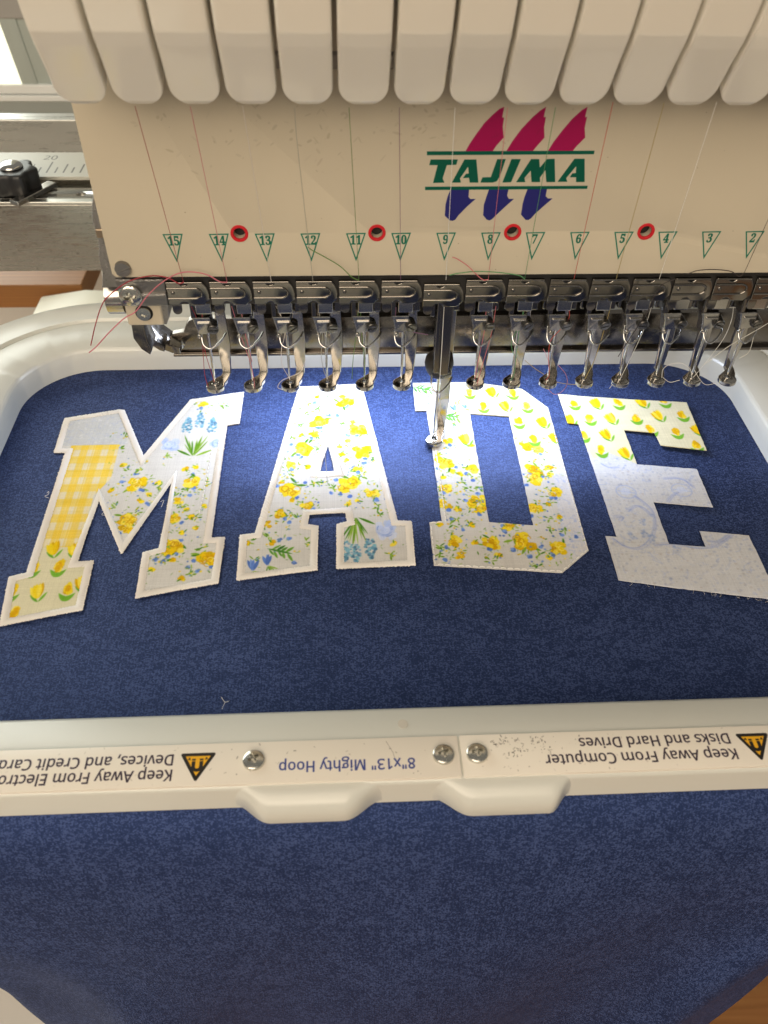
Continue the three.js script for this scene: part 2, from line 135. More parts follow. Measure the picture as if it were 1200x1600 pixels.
const mKnit = new THREE.MeshPhysicalMaterial({ map: knitColor, bumpMap: knitBump, bumpScale: 0.00013, roughness: 0.66, ior: 1.9, specularColor: lin(0.22, 0.36, 1.0) });

const nW1 = tileNoise(256, 256), nW2 = tileNoise(32, 32);
const weaveBump = dataTex(512, (x, y) => { const a = Math.sin(x / 512 * Math.PI * 2 * 64), b = Math.sin(y / 512 * Math.PI * 2 * 64); return 255 * (0.5 + 0.22 * a * b + 0.28 * (nW1(x / 512, y / 512) - 0.5)); });
const speck = dataTex(512, (x, y) => 255 * Math.min(1, 0.55 * nW1(x / 512, y / 512) + 0.45 * nW2(x / 512, y / 512)));
const scratchN = [tileNoise(6, 300), tileNoise(300, 6), tileNoise(20, 20)];
const smudge = dataTex(512, (x, y) => { const u = x / 512, v = y / 512; const s = 0.5 * scratchN[2](u, v) + 0.3 * nW2(u, v) + 0.2 * nW1(u, v); return 255 * (0.35 + 0.65 * s); });
const brushed = dataTex(512, (x, y) => { const u = x / 512, v = y / 512; return 255 * (0.4 + 0.35 * scratchN[0](u, v) + 0.25 * nW2(u, v)); });
const rep = (t, a, b) => { const c = t.clone(); c.repeat.set(a, b ?? a); c.needsUpdate = true; return c; };

const CREAM = [0.555, 0.485, 0.372];
const mCover = mat([0.75, 0.715, 0.63], 0.16, 0, { ior: 1.75, roughnessMap: rep(smudge, 40) });
const mCream = mat(CREAM, 0.38, 0, { bumpMap: rep(speck, 6), bumpScale: 0.00002 });
const mSteel = mat([0.50, 0.48, 0.45], 0.26, 1, { roughnessMap: rep(smudge, 0.08) });
const mSteelDark = mat([0.22, 0.20, 0.18], 0.32, 1, { roughnessMap: rep(smudge, 0.03) });
const mClamp = mat([0.26, 0.24, 0.215], 0.13, 1);
const mChrome = mat([0.66, 0.65, 0.64], 0.13, 1);
const mFoot = mat([0.47, 0.45, 0.42], 0.24, 1, { roughnessMap: rep(smudge, 0.05) });
const mPlated = mat([0.50, 0.485, 0.46], 0.32, 1, { roughnessMap: rep(smudge, 0.06) });
const mScrew = mat([0.22, 0.21, 0.195], 0.42, 1, { roughnessMap: rep(smudge, 1) });
const mCast = mat([0.30, 0.29, 0.28], 0.55, 1, { roughnessMap: rep(smudge, 0.08), bumpMap: rep(speck, 0.08), bumpScale: 0.0002 });
const mBlack = mat([0.012, 0.011, 0.010], 0.45);
const mDark = mat([0.035, 0.032, 0.03], 0.5, 0.3);
const mHoop = mat([0.62, 0.625, 0.58], 0.30, 0, { clearcoat: 0.25, clearcoatRoughness: 0.2, bumpMap: rep(speck, 3), bumpScale: 0.00003 });
const mRed = mat([0.55, 0.012, 0.02], 0.35);
const mSatin = mat([0.85, 0.82, 0.78], 0.45, 0, { sheen: 0.1, sheenColor: lin(0.9, 0.88, 0.85), sheenRoughness: 0.4 });
const mThreadWhite = mat([0.82, 0.80, 0.76], 0.5);
const mZinc = mat([0.62, 0.61, 0.56], 0.30, 1, { roughnessMap: rep(smudge, 1) });

// ------------------------------------------------------------------ screws, all facing +z, head base at z = 0
const csg = new Evaluator(); csg.useGroups = false; csg.attributes = ['position', 'normal', 'uv'];
function cut(base, cutters) {
  let b = new Brush(base); b.updateMatrixWorld();
  for (const c of cutters) { const k = new Brush(c); k.updateMatrixWorld(); b = csg.evaluate(b, k, SUBTRACTION); }
  const g = b.geometry; g.clearGroups(); return toCreasedNormals(g.index ? g.toNonIndexed() : g, 0.5);
}
const turnZ = (g) => g.rotateX(Math.PI / 2);
function dome(r, h) {
  const p = [[0.0001, h]]; for (let i = 1; i <= 10; i++) { const a = i / 10 * Math.PI / 2; p.push([r * Math.sin(a), h * (0.18 + 0.82 * Math.cos(a))]); } p.push([r, 0], [0.0001, 0]);
  return turnZ(new THREE.LatheGeometry(p.reverse().map(([x, y]) => new THREE.Vector2(x * MM, y * MM)), 40));
}
const phillips = (r, h) => cut(dome(r, h), [box(-r * 0.16, r * 0.16, -r * 0.52, r * 0.52, h * 0.05, h * 1.5, 0.05, 1), box(-r * 0.52, r * 0.52, -r * 0.16, r * 0.16, h * 0.051, h * 1.5, 0.05, 1)]);
const slotted = (r, h) => cut(turnZ(flatten([cyl(r * 0.93, r, h * 0.9, 36)])).translate(0, 0, h * 0.45 * MM), [box(-r * 1.2, r * 1.2, -r * 0.16, r * 0.16, h * 0.5, h * 1.5, 0.02, 1)]);
const socket = (r, h) => cut(turnZ(cyl(r * 0.95, r, h, 40)).translate(0, 0, h / 2 * MM), [turnZ(cyl(r * 0.44, r * 0.44, h, 6)).translate(0, 0, h * MM)]);

// ------------------------------------------------------------------ machine head
const HEAD = thing('embroidery_machine', 'cream multi needle embroidery machine head with numbered panel above the hoop', 'machine', [0, 0, 0]);
const NX = (n) => 22.0 + (9 - n) * 15.7;

// printed front panel
const PX0 = -102, PX1 = 168, PY0 = 92.8, PY1 = 200;
const panelTex = canvasTex(2048, Math.round(2048 * (PY1 - PY0) / (PX1 - PX0)), (c, cv) => {
  const k = cv.width / (PX1 - PX0);
  c.fillStyle = `rgb(${CREAM.map(toByte).join(',')})`; c.fillRect(0, 0, cv.width, cv.height);
  c.setTransform(k, 0, 0, -k, -PX0 * k, PY1 * k);
  const poly = (pts, col) => { c.fillStyle = col; c.beginPath(); pts.forEach(([x, y], i) => (i ? c.lineTo(x, y) : c.moveTo(x, y))); c.closePath(); c.fill(); };
  const MAG = 'rgb(160,16,80)', GRN = 'rgb(4,84,66)', BLU = 'rgb(40,40,110)';
  for (const p of LOGO_DATA.sail) poly(p, MAG);
  for (const p of LOGO_DATA.tail) poly(p, BLU);
  for (const p of LOGO_DATA.bar) poly(p, GRN);
  for (const p of LOGO_DATA.type) poly(p, GRN);
  c.lineJoin = 'miter'; c.strokeStyle = 'rgb(20,104,84)'; c.lineWidth = 0.42;
  for (let n = 1; n <= 15; n++) {
    const x = NX(n) - 3.9;
    c.beginPath(); c.moveTo(x - 3.15, 109.2); c.lineTo(x + 3.15, 109.3); c.lineTo(x, 99.6); c.closePath(); c.stroke();
    c.save(); c.translate(x, 104.9); c.scale(1, -1.25); c.fillStyle = 'rgb(12,96,76)'; c.font = 'bold 3.6px serif'; c.textAlign = 'center'; c.textBaseline = 'alphabetic'; c.fillText(String(n), 0, 0); c.lineWidth = 0.14; c.strokeStyle = 'rgb(12,96,76)'; c.strokeText(String(n), 0, 0); c.restore();
  }
  // handling grime and thread scuffs under the covers: short smears with their own outlines
  for (let i = 0; i < 150; i++) {
    const x = rr(-85, 60) * (rnd() < 0.7 ? 1 : 0.6), y = rr(139, 153) + (rnd() < 0.2 ? -12 : 0);
    c.save(); c.translate(x, y); c.rotate(rr(-1.2, 1.2)); c.globalAlpha = rr(0.03, 0.13); c.fillStyle = 'rgb(70,58,44)'; c.beginPath(); c.ellipse(0, 0, rr(0.15, 1.6), rr(0.06, 0.5), 0, 0, 7); c.fill(); c.restore();
  }
  for (let i = 0; i < 40; i++) { c.globalAlpha = rr(0.2, 0.5); c.fillStyle = 'rgb(80,66,50)'; c.beginPath(); c.arc(rr(-98, 160), rr(95, 150), rr(0.05, 0.22), 0, 7); c.fill(); }
  c.globalAlpha = 1;
});
const mPanel = mat([1, 1, 1], 0.62, 0, { map: panelTex, specularIntensity: 0.35, bumpMap: rep(speck, 5), bumpScale: 0.00002 });
const HOLES = [-53.35, -6.0, 41.4, 88.7];
const circle = (cx, cy, r, n = 28) => Array.from({ length: n }, (_, i) => [cx + r * Math.cos(-i / n * 2 * Math.PI), cy + r * Math.sin(-i / n * 2 * Math.PI)]);
{
  const g = slab(shapeOf([[-101, 200], [-99.6, 94.6], [-98.3, 93.3], [166, 93.3], [166, 200]], HOLES.map((x) => circle(x, 109.5, 2.1))), -26.5, -23, 0.35, 3);
  const p = g.attributes.position, uv = g.attributes.uv;
  for (let i = 0; i < p.count; i++) uv.setXY(i, (p.getX(i) / MM - PX0) / (PX1 - PX0), (p.getY(i) / MM - PY0) / (PY1 - PY0));
  const panel = part('front_panel', g, mPanel, HEAD);
  const ring = turnZ(new THREE.LatheGeometry([[2.02, -0.6], [3.05, -0.6], [3.05, 0.12], [2.95, 0.25], [2.1, 0.25], [2.02, 0.12], [2.02, -0.6]].map(([x, y]) => new THREE.Vector2(x * MM, y * MM)), 36));
  for (const x of HOLES) {
    const r = part('hole_ring', ring, mRed, panel); r.position.copy(V(x, 109.5, -23));
    part('hole_bottom', turnZ(cyl(2.2, 2.2, 0.5, 20)), mCream, panel).position.copy(V(x + 0.4, 108.6, -32.2));
  }
  const s = part('slotted_screw', slotted(2.85, 1.7), mCast, panel); s.position.copy(V(-95.3, 96.9, -23)); s.rotation.z = 0.35;
}
part('case_body', box(-97.5, 166, 93, 205, -31.2, -26.8, 0.5), mDark, HEAD);

// rounded cover tongues over the thread path
const prof = new THREE.CatmullRomCurve3([[262, 22], [228, 21.8], [206, 19.2], [188, 15], [179, 11.5], [171.5, 7], [163.8, 2.6], [158.4, -0.6]].map(([y, z]) => new THREE.Vector3(0, y, z)), false, 'centripetal');
const tongueGeo = (() => {
  const NU = 22, NS = 70, W = 7.15, TIP = 7.0, pos = [], idx = [], len = prof.getLength();
  const us = Array.from({ length: NU + 1 }, (_, i) => Math.sin((i / NU * 2 - 1) * Math.PI / 2));
  const row = [];
  for (let j = 0; j <= NS; j++) {
    const q = j / NS, d = len * Math.pow(1 - q, 1.5), t = 1 - d / len, c = prof.getPointAt(Math.min(1, t));
    const w = d < TIP ? W * Math.pow(Math.max(0, 1 - Math.pow(1 - d / TIP, 2.4)), 1 / 2.4) : W, tan = prof.getTangentAt(Math.min(1, t));
    const nrm = new THREE.Vector3(0, -tan.z, tan.y).multiplyScalar(-1); if (nrm.z < 0) nrm.negate();
    row.push([c, Math.max(w, 0.02), nrm, d]);
  }
  for (const [c, w, nrm, d] of row) {
    for (let k = -1; k <= NU + 1; k++) {
      const skirt = k < 0 || k > NU, u = us[Math.min(NU, Math.max(0, k))], x = w * u, e = W - Math.abs(x) - (W - w) * 0, edge = Math.min(w * (1 - Math.abs(u)), d), R = 1.05;
      const drop = edge < R ? R - Math.sqrt(R * R - (R - edge) ** 2) : 0, bow = 0.35 * (x / W) ** 2, back = skirt ? 7.0 : 0;
      pos.push(x * MM, (c.y - nrm.y * (drop + bow + back)) * MM, (c.z - nrm.z * (drop + bow + back)) * MM);
    }
  }
  const S = NU + 3;
  for (let j = 0; j < NS; j++) for (let k = 0; k < S - 1; k++) { const a = j * S + k, b = a + 1, e = a + S, f = e + 1; idx.push(a, e, b, b, e, f); }
  const g = new THREE.BufferGeometry(); g.setAttribute('position', new THREE.Float32BufferAttribute(pos, 3)); g.setIndex(idx); g.computeVertexNormals();
  return toCreasedNormals(g, 0.9);
})();
for (let i = 0; i < 17; i++) part('cover_tongue', tongueGeo, mCover, HEAD).position.x = (-89.9 + 15.7 * i) * MM;
part('felt_strip', box(-94, 172, 167.2, 171.2, -7, -3, 0.8), mat([0.30, 0.27, 0.24], 0.9), HEAD);
part('cover_top', box(-97.5, 172, 205, 262, -30, 0, 4, 4), mCream, HEAD);
part('thread_case', box(-97, 168, 182, 205, -22, -16, 1), mat([0.3, 0.29, 0.28], 0.5, 0.6), HEAD);

// clamp row
part('clamp_rail', flatten([box(-97, 168, 79.4, 91.6, -31, -28.2, 0.4), box(-97, 168, 90.2, 91.4, -28.6, -27.2, 0.4)]), mDark, HEAD);
const clampGeo = (() => {
  const s = new THREE.Shape(); s.moveTo(-10.3, 89.4); s.lineTo(-5.7, 89.4); s.absarc(-3.9, 89.4, 1.75, Math.PI, 2 * Math.PI, false); s.lineTo(1.9, 89.4); s.quadraticCurveTo(4.7, 88.2, 4.9, 84.4); s.lineTo(4.9, 82.0); s.lineTo(2.5, 79.6); s.lineTo(-2.4, 79.6); s.quadraticCurveTo(-3.4, 81.0, -4.4, 81.0); s.quadraticCurveTo(-5.6, 81.0, -6.3, 79.7); s.lineTo(-10.3, 79.7); s.closePath();
  const g = [slab(s, -28, -27, 0.35, 3, 10)];
  // raised bead round a sunk oval
  const bead = [[-10.1, 86.6, -26.95], [-3, 86.6, -26.95], [0.4, 86.55, -26.95], [2.0, 85.7, -26.95], [2.35, 84.6, -26.95], [2.0, 83.5, -26.95], [0.4, 82.6, -26.95], [-3, 82.55, -26.95], [-10.1, 82.55, -26.95]];
  g.push(tube(bead, 0.42, 70, 8, 0.3), dome(0.75, 0.4).translate(-8.1 * MM, 84.8 * MM, -27 * MM), box(-10.3, 3.2, 88.6, 89.5, -27.6, -26.3, 0.4));
  return flatten(g);
})();
const tabGeo = (() => { const s = new THREE.Shape(); s.moveTo(-9.75, 80.5); s.lineTo(-9.75, 76.3); s.absarc(-8.0, 76.3, 1.75, Math.PI, 2 * Math.PI, false); s.lineTo(-6.25, 80.5); s.closePath(); return slab(s, -30.4, -29.2, 0.3, 2, 10); })();
const footGeo = (() => {
  const leg = slab([[1.9, 80], [5.8, 80], [6.1, 62], [6.7, 48], [5.7, 33], [2.1, 33], [1.2, 48], [1.9, 62]], -52.4, -50.8, 0.35, 2);
  const o = []; for (let i = 0; i <= 26; i++) { const a = -0.25 + i / 26 * 4.35; o.push([-0.15 + 3.85 * Math.cos(a), -41.3 + 3.85 * Math.sin(a)]); } o.push([-1.4, -45.4], [1.7, -48.4], [2.2, -52.4], [5.4, -52.4], [5.3, -48.3], [4.6, -45]);
  const foot = plate(o.reverse(), 32.0, 34.1, 0.45, [circle(-0.15, -42.3, 0.95)], 3);
  return flatten([leg, foot, turnZ(new THREE.TorusGeometry(1.35 * MM, 0.35 * MM, 8, 24)).translate(-0.15 * MM, 34.05 * MM, -42.3 * MM)]);
})();
const needleGeo = flatten([cyl(0.55, 0.55, 22, 14).translate(-0.25 * MM, 55 * MM, -42.3 * MM), cyl(0.55, 0.42, 8, 14).translate(-0.25 * MM, 40.2 * MM, -42.3 * MM), cyl(0.42, 0.08, 3.5, 12).translate(-0.25 * MM, 34.5 * MM, -42.3 * MM)]);
const needleClampGeo = flatten([slab([[-5.2, 67], [1.8, 67], [2.2, 63], [1.4, 60.2], [-0.4, 59.4], [-1.8, 59.4], [-2.6, 57.6], [-3.6, 57.6], [-4.0, 61.5]], -45.5, -39.6, 0.5, 2), turnZ(new THREE.TorusGeometry(0.6 * MM, 0.28 * MM, 8, 16)).rotateX(Math.PI / 2).translate(-3.2 * MM, 58.6 * MM, -39.4 * MM), box(-3.4, 1.6, 64.3, 65.1, -40.2, -38.9, 0.3)]);
const screwGeo = flatten([slotted(1.85, 1.6), turnZ(new THREE.TorusGeometry(2.05 * MM, 0.32 * MM, 8, 30)).rotateX(Math.PI / 2).translate(0, 0, 0.9 * MM), turnZ(cyl(2.2, 2.2, 3.4, 30)).translate(0, 0, -1.4 * MM)]);
const guideGeo = tube([[-3.3, 61, -41], [-3.4, 57.5, -39.6], [-2.8, 55.4, -38.3], [-1.2, 54.3, -37.6], [0.4, 54.2, -37.8], [2.6, 55.3, -39.2], [4.6, 56.6, -41.2], [5.8, 57.6, -44]], 0.42, 40, 8);
const collarGeo = new THREE.LatheGeometry([[0.001, 34], [2.6, 34], [4.2, 35], [5.6, 37.4], [6.2, 40.5], [5.8, 43], [4.6, 44.4], [0.001, 44.6]].map(([x, y]) => new THREE.Vector2(x * MM, y * MM)), 36).translate(0.2 * MM, 0, -46 * MM);
const barBlockGeo = flatten([box(-3.0, 3.1, 69.4, 80, -43.5, -37.6, 0.7, 3)]);
const driverGeo = flatten([box(-5.8, 6.6, 63.5, 79, -58, -49, 1), box(3.4, 6.4, 67.5, 78.5, -48.8, -42, 0.6), box(-5.6, -3.4, 66, 78.5, -47, -40, 0.6)]);
for (let n = 15; n >= 1; n--) {
  const x = NX(n) * MM, down = n === 9;
  part('thread_clamp', clampGeo, mClamp, HEAD).position.set(x, down ? -1.6 * MM : 0, 0);
  part('stopper_tab', tabGeo, mSteelDark, HEAD).position.set(x, down ? -1.2 * MM : 0, 0);
  const foot = part('presser_foot', down ? flatten([footGeo.clone().translate(0, -31.4 * MM, 0), slab([[2.4, 50], [6.2, 50], [5.6, 5], [2.6, 5]], -52.3, -50.7, 0.3), box(1.6, 6.2, 20, 82, -50.6, -47.6, 0.5)]) : footGeo, mFoot, HEAD);
  foot.position.x = x;
  if (down) foot.userData.label = 'working presser foot lowered onto the fabric under triangle 9';
  part('needle', down ? flatten([needleGeo.clone().translate(0, -30.5 * MM, 0), cyl(0.6, 0.6, 26, 12).translate(-0.25 * MM, 34 * MM, -42.3 * MM)]) : needleGeo, mChrome, foot);
  const cl = part('needle_clamp', down ? collarGeo : needleClampGeo, down ? mDark : mPlated, foot); 
  const s = part('clamp_screw', screwGeo, mScrew, foot); s.position.copy(V(2.5, 62.4 - (down ? 22.5 : 0), -39.4)); s.rotation.set(0.25, 0.15 + rr(-0.1, 0.1), rr(-0.9, 0.9));
  const gd = part('thread_guide', guideGeo, mChrome, foot); if (down) gd.position.copy(V(0, -23, 0)); else gd.rotation.set(0, 0, rr(-0.02, 0.02));
  part('needle_bar_block', down ? flatten([box(-3.1, -0.4, 40.2, 80, -43, -38.4, 0.5, 2), box(-0.7, 3.2, 40, 80, -43.5, -37.4, 0.5, 2)]) : barBlockGeo, down ? mSteelDark : mSteel, foot);
  part('bar_driver', driverGeo, mSteelDark, foot);
}

// bar behind the needles, with its hooked left end
const guard = part('guard_bar', flatten([slab([[-92.6, 37], [175, 36], [175, 54], [-81.5, 53], [-83.6, 52], [-85, 49.5], [-86.4, 46.6], [-91.2, 45.6], [-92.6, 44.4]], -66, -62.2, 0.5, 2), box(-92, 175, 35.2, 36.8, -66, -60.6, 0.5)]), mSteelDark, HEAD);
{
  const s = part('screw', phillips(2.9, 1.6), mZinc, guard); s.position.copy(V(-89.4, 41.1, -62.2)); s.rotation.z = 0.5;
  part('hook_arm', flatten([
    slab([[-99.4, 71], [-99.8, 62], [-97.6, 57], [-94.6, 54.4], [-93.6, 56.4], [-94.8, 60.4], [-94.8, 71]], -45, -33, 0.5, 3, 12, 0.5),
    slab([[-100.8, 68], [-101.0, 59], [-98.2, 52.6], [-93.6, 48.6], [-91.8, 48.0], [-91.6, 50.4], [-94.2, 53], [-96.2, 57], [-96.8, 68]], -55, -45, 0.5, 3, 12, 0.5),
    slab([[-102.2, 63], [-102.4, 54], [-99.2, 47.2], [-95.0, 42.8], [-91.0, 40.8], [-87.5, 40.4], [-87.5, 43.6], [-91.6, 44.8], [-95.2, 48.4], [-97.8, 53], [-98.2, 63]], -66.4, -55, 0.5, 3, 12, 0.5)]), mSteelDark, HEAD);
  const blk = part('end_block', box(-99.8, -86.2, 69.4, 79.2, -40, -30, 1, 3), mCream, HEAD);
  const sc = part('socket_screw', socket(2.75, 1.4), mZinc, blk); sc.position.copy(V(-92.9, 75.0, -30.1));
  part('screw_ring', turnZ(new THREE.TorusGeometry(3.0 * MM, 0.32 * MM, 8, 40)).rotateX(Math.PI / 2).translate(-92.9 * MM, 75.0 * MM, -30.0 * MM), mBlack, blk);
  part('block_end', slab([[-86.4, 79.2], [-83.4, 79.2], [-84.2, 72], [-85.4, 69.5], [-86.4, 69.5]], -40, -30.6, 0.4), mCast, HEAD);
  const ep = part('end_plate', flatten([box(-100, -82.6, 79.4, 90.6, -30, -27.2, 0.4), box(-92, -82.6, 83.8, 85.1, -27.6, -26, 0.4), box(-100, -82.6, 89.6, 90.8, -27.8, -26.2, 0.4)]), mCast, HEAD);
  const bs = part('button_screw', phillips(4.3, 2.5), mZinc, ep); bs.position.copy(V(-95.6, 84.3, -27)); bs.rotation.z = 0.2;
  part('end_roller', cyl(7.2, 7.2, 6.2, 40).rotateZ(Math.PI / 2).translate(-103.4 * MM, 79 * MM, -37 * MM), mPlated, HEAD);
  const br = part('side_bracket', slab([[-101, 122], [-102.4, 118], [-103.4, 113.5], [-103.6, 110.5], [-102.9, 106.5], [-103.6, 101.5], [-104.3, 98.6], [-104.2, 92.6], [-105.6, 86.8], [-99.2, 86.8], [-97, 93], [-97, 122]], -36, -27.6, 0.4), mCast, HEAD);
  part('bracket_pin', box(-103.1, -99.4, 106.2, 109.4, -28.2, -26.8, 0.4), mat([0.42, 0.33, 0.24], 0.35, 1), br);
}
// arm behind the needles, with the lamp under it
part('sewing_arm', flatten([box(-50, 80, 57, 160, -320, -99, 2, 3), box(-62, 114, 45, 57.5, -104, -95.6, 1)]), mDark, HEAD);
part('machine_arm', flatten([box(-60, 100, 162, 260, -320, -34, 6, 4)]), mCream, HEAD);
part('needle_plate_cover', box(-58, 94, 49, 84, -72, -66.5, 0.5), mDark, HEAD);
{
  const l = part('work_lamp', new RoundedBoxGeometry(LAMP.size[0], LAMP.size[1], 0.003, 2, 0.001), new THREE.MeshStandardMaterial({ color: 0xffffff, emissive: lin(...LAMP.color), emissiveIntensity: 5 }), HEAD);
  l.position.set(LAMP.pos[0], LAMP.pos[1] + 0.001, LAMP.pos[2] - 0.0022); l.lookAt(LAMP.pos[0], 0.001, 0.0228);
}

// ------------------------------------------------------------------ hoop
const HOOP = thing('embroidery_hoop', 'white plastic magnetic hoop clamping the blue sweatshirt, lettered strips on its front', 'hoop', [0, 0, 0]);
const HW = 170, HD = 103.5, HR = 34;
function loop(nArc, nLine) {        // rounded rectangle with outward normals, starting at the front right corner's end
  const p = [];
  const corner = (cx, cz, a0) => { for (let i = 0; i <= nArc; i++) { const a = a0 + i / nArc * Math.PI / 2; p.push([cx + HR * Math.cos(a), cz + HR * Math.sin(a), Math.cos(a), Math.sin(a)]); } };
  corner(HW - HR, HD - HR, 0); corner(-HW + HR, HD - HR, Math.PI / 2); corner(-HW + HR, -HD + HR, Math.PI); corner(HW - HR, -HD + HR, 1.5 * Math.PI);
  return p;
}
function sweep(path, profile, closed) {
  const pos = [], idx = [], n = path.length, m = profile.length;
  for (const [x, z, nx, nz] of path) for (const [d, y] of profile) pos.push((x + nx * d) * MM, y * MM, (z + nz * d) * MM);
  for (let i = 0; i < (closed ? n : n - 1); i++) for (let j = 0; j < m; j++) { const a = i * m + j, b = i * m + (j + 1) % m, c = ((i + 1) % n) * m + j, e = ((i + 1) % n) * m + (j + 1) % m; idx.push(a, b, c, b, e, c); }
  if (!closed) for (const i of [0, n - 1]) for (let j = 1; j < m - 1; j++) idx.push(i * m, i * m + j, i * m + j + 1);
  let g = new THREE.BufferGeometry(); g.setAttribute('position', new THREE.Float32BufferAttribute(pos, 3)); g.setIndex(idx);
  g.setAttribute('uv', new THREE.Float32BufferAttribute(pos.flatMap((_, i) => (i % 3 ? [] : [pos[i] * 8, (pos[i + 2] + pos[i + 1]) * 8])), 2));
  g.computeVertexNormals(); return toCreasedNormals(g, 0.7);
}
const ringPath = loop(28).reverse();
{
  const inner = [[0, 0.05], [0.35, 5], [0.9, 10.4], [1.35, 11.5], [2.2, 12]];
  const outer = [[25.2, 12], [26.1, 11.75], [26.7, 11.0], [26.9, 10], [26.9, 0.05]];
  const body = sweep(ringPath, [...inner, ...outer], true);
  const tab = (x0, x1, x2, x3) => {
    const pos = [], idx = [], N = 110, a0 = x0 - 3, a1 = x3 + 3, sm = (t) => { t = Math.min(1, Math.max(0, t)); return t * t * t * (t * (6 * t - 15) + 10); };
    for (let i = 0; i <= N; i++) {
      const x = lerp(a0, a1, i / N), d = 6.3 * sm((x - x0) / (x1 - x0)) * sm((x3 - x) / (x3 - x2)), Z = 130.25 + d, f = 0.62 * d;
      const p = [[126.5, 11.6]]; for (let k = 0; k <= 9; k++) { const a = k / 9 * Math.PI / 2; p.push([128.8 + (Z - 128.8) * Math.sin(a), 1.4 + 10.25 * Math.pow(Math.cos(a), lerp(0.5, 0.64, d / 6.3))]); } p.push([Z - 0.7, 0.3]);
      for (const [z, y] of p) pos.push(x * MM, y * MM, z * MM);
    }
    for (let i = 0; i < N; i++) for (let j = 0; j < 11; j++) { const q = i * 12 + j; idx.push(q, q + 1, q + 12, q + 12, q + 1, q + 13); }
    const g = new THREE.BufferGeometry(); g.setAttribute('position', new THREE.Float32BufferAttribute(pos, 3)); g.setIndex(idx); g.computeVertexNormals();
    g.setAttribute('uv', new THREE.Float32BufferAttribute(pos.flatMap((_, i) => (i % 3 ? [] : [pos[i] * 8, (pos[i + 2] + pos[i + 1]) * 8])), 2)); return g.toNonIndexed();
  };
  part('hoop_frame', flatten([body, tab(-55.5, -42.0, -22.5, -7.5), tab(3.5, 18.5, 40.0, 49)]), mHoop, HOOP);
  const back = loop(28).slice(29 + 14).concat(loop(28).slice(0, 8));
  const sides = [[-HW, 60, -1, 0], ...loop(28).slice(58), [HW, 60, 1, 0]];
  part('outer_band', sweep(sides.reverse(), [[27.6, -9], [27.6, 11.4], [28.6, 12.6], [43.8, 12.6], [45.0, 12.2], [45.6, 11], [45.6, -9]], false), mHoop, HOOP);
  part('dimple', turnZ(cyl(1.55, 1.55, 0.3, 24)).rotateX(Math.PI / 2).translate(-2.4 * MM, 12.02 * MM, 110.8 * MM), mat([0.5, 0.48, 0.43], 0.5), HOOP);
}
// lettered strips: the writing stands on its head for someone in front of the machine
function stripTex(x0, x1, z0, z1, draw) {
  const k = 2048 / (x1 - x0);
  return canvasTex(2048, Math.round(k * (z1 - z0)), (c, cv) => {
    c.fillStyle = 'rgb(238,231,217)'; c.fillRect(0, 0, cv.width, cv.height);
    c.setTransform(k, 0, 0, k, -x0 * k, -z0 * k);
    const say = (text, x, z, size, color, width) => { c.save(); c.translate(x, z); c.rotate(Math.PI); c.fillStyle = color; c.font = `${size}px sans-serif`; c.textBaseline = 'middle'; const w = c.measureText(text).width; c.scale(width ? width / w : 1, 1); c.fillText(text, 0, 0); c.lineWidth = size * 0.03; c.strokeStyle = color; c.strokeText(text, 0, 0); c.restore(); };
    const sign = (x0s, x1s, zt, zb) => {
      const m = (x0s + x1s) / 2; c.lineJoin = 'round';
      c.fillStyle = 'rgb(236,176,24)'; c.strokeStyle = 'rgb(24,20,18)'; c.lineWidth = 1.0; c.beginPath(); c.moveTo(x0s + 0.7, zt + 0.6); c.lineTo(x1s - 0.7, zt + 0.6); c.lineTo(m, zb - 0.9); c.closePath(); c.fill(); c.stroke();
      c.lineWidth = 1.05; c.lineCap = 'butt'; c.beginPath(); c.moveTo(m - 1.15, zt + 2.0); c.lineTo(m - 1.15, zt + 4.6); c.arc(m, zt + 4.6, 1.15, Math.PI, 0, true); c.lineTo(m + 1.15, zt + 2.0); c.stroke();
      c.strokeStyle = 'rgb(236,176,24)'; c.lineWidth = 0.25; c.beginPath(); c.moveTo(m - 1.8, zt + 2.7); c.lineTo(m + 1.8, zt + 2.7); c.stroke();
      c.strokeStyle = 'rgb(24,20,18)'; c.lineWidth = 0.3; for (const q of [-1, 1]) { c.beginPath(); c.moveTo(m + q * 2.3, zt + 1.7); c.lineTo(m + q * 2.9, zt + 2.3); c.moveTo(m + q * 2.2, zt + 2.4); c.lineTo(m + q * 2.7, zt + 1.6); c.stroke(); }
    };
    draw(c, say, sign);
    c.lineWidth = 0.12;
  });
}
function scuffs(c, n, x0, x1, z0, z1, a) { for (let i = 0; i < n; i++) { c.save(); c.translate(rr(x0, x1), rr(z0, z1)); c.rotate(rr(0, 6)); c.globalAlpha = rr(a * 0.3, a); c.fillStyle = 'rgb(52,42,36)'; c.beginPath(); c.ellipse(0, 0, rr(0.08, 0.55), rr(0.05, 0.2), 0, 0, 7); c.fill(); c.restore(); } }
const SZ0 = 115.9, SZ1 = 129.7;
const TXT = 'rgb(46,34,52)';
const texL = stripTex(-200, 14, SZ0, SZ1, (c, say, sign) => {
  say('Keep Away From Electronic', -71.2, 126.3, 4.9, TXT, 57);
  say('Devices, and Credit Cards', -71.4, 121.2, 4.9, TXT, 54);
  sign(-69.8, -59.2, 118.9, 128.5);
  say('8"x13" Mighty Hoop', 0.6, 124.5, 4.7, 'rgb(52,66,140)', 41);
  scuffs(c, 30, -60, 12, 116, 129, 0.5); scuffs(c, 40, -160, -60, 116, 129, 0.2);
  c.strokeStyle = 'rgba(60,50,44,0.5)'; c.lineWidth = 0.12; c.beginPath(); c.moveTo(-8, 117); c.lineTo(-6, 121); c.lineTo(-5.6, 123); c.stroke();
});
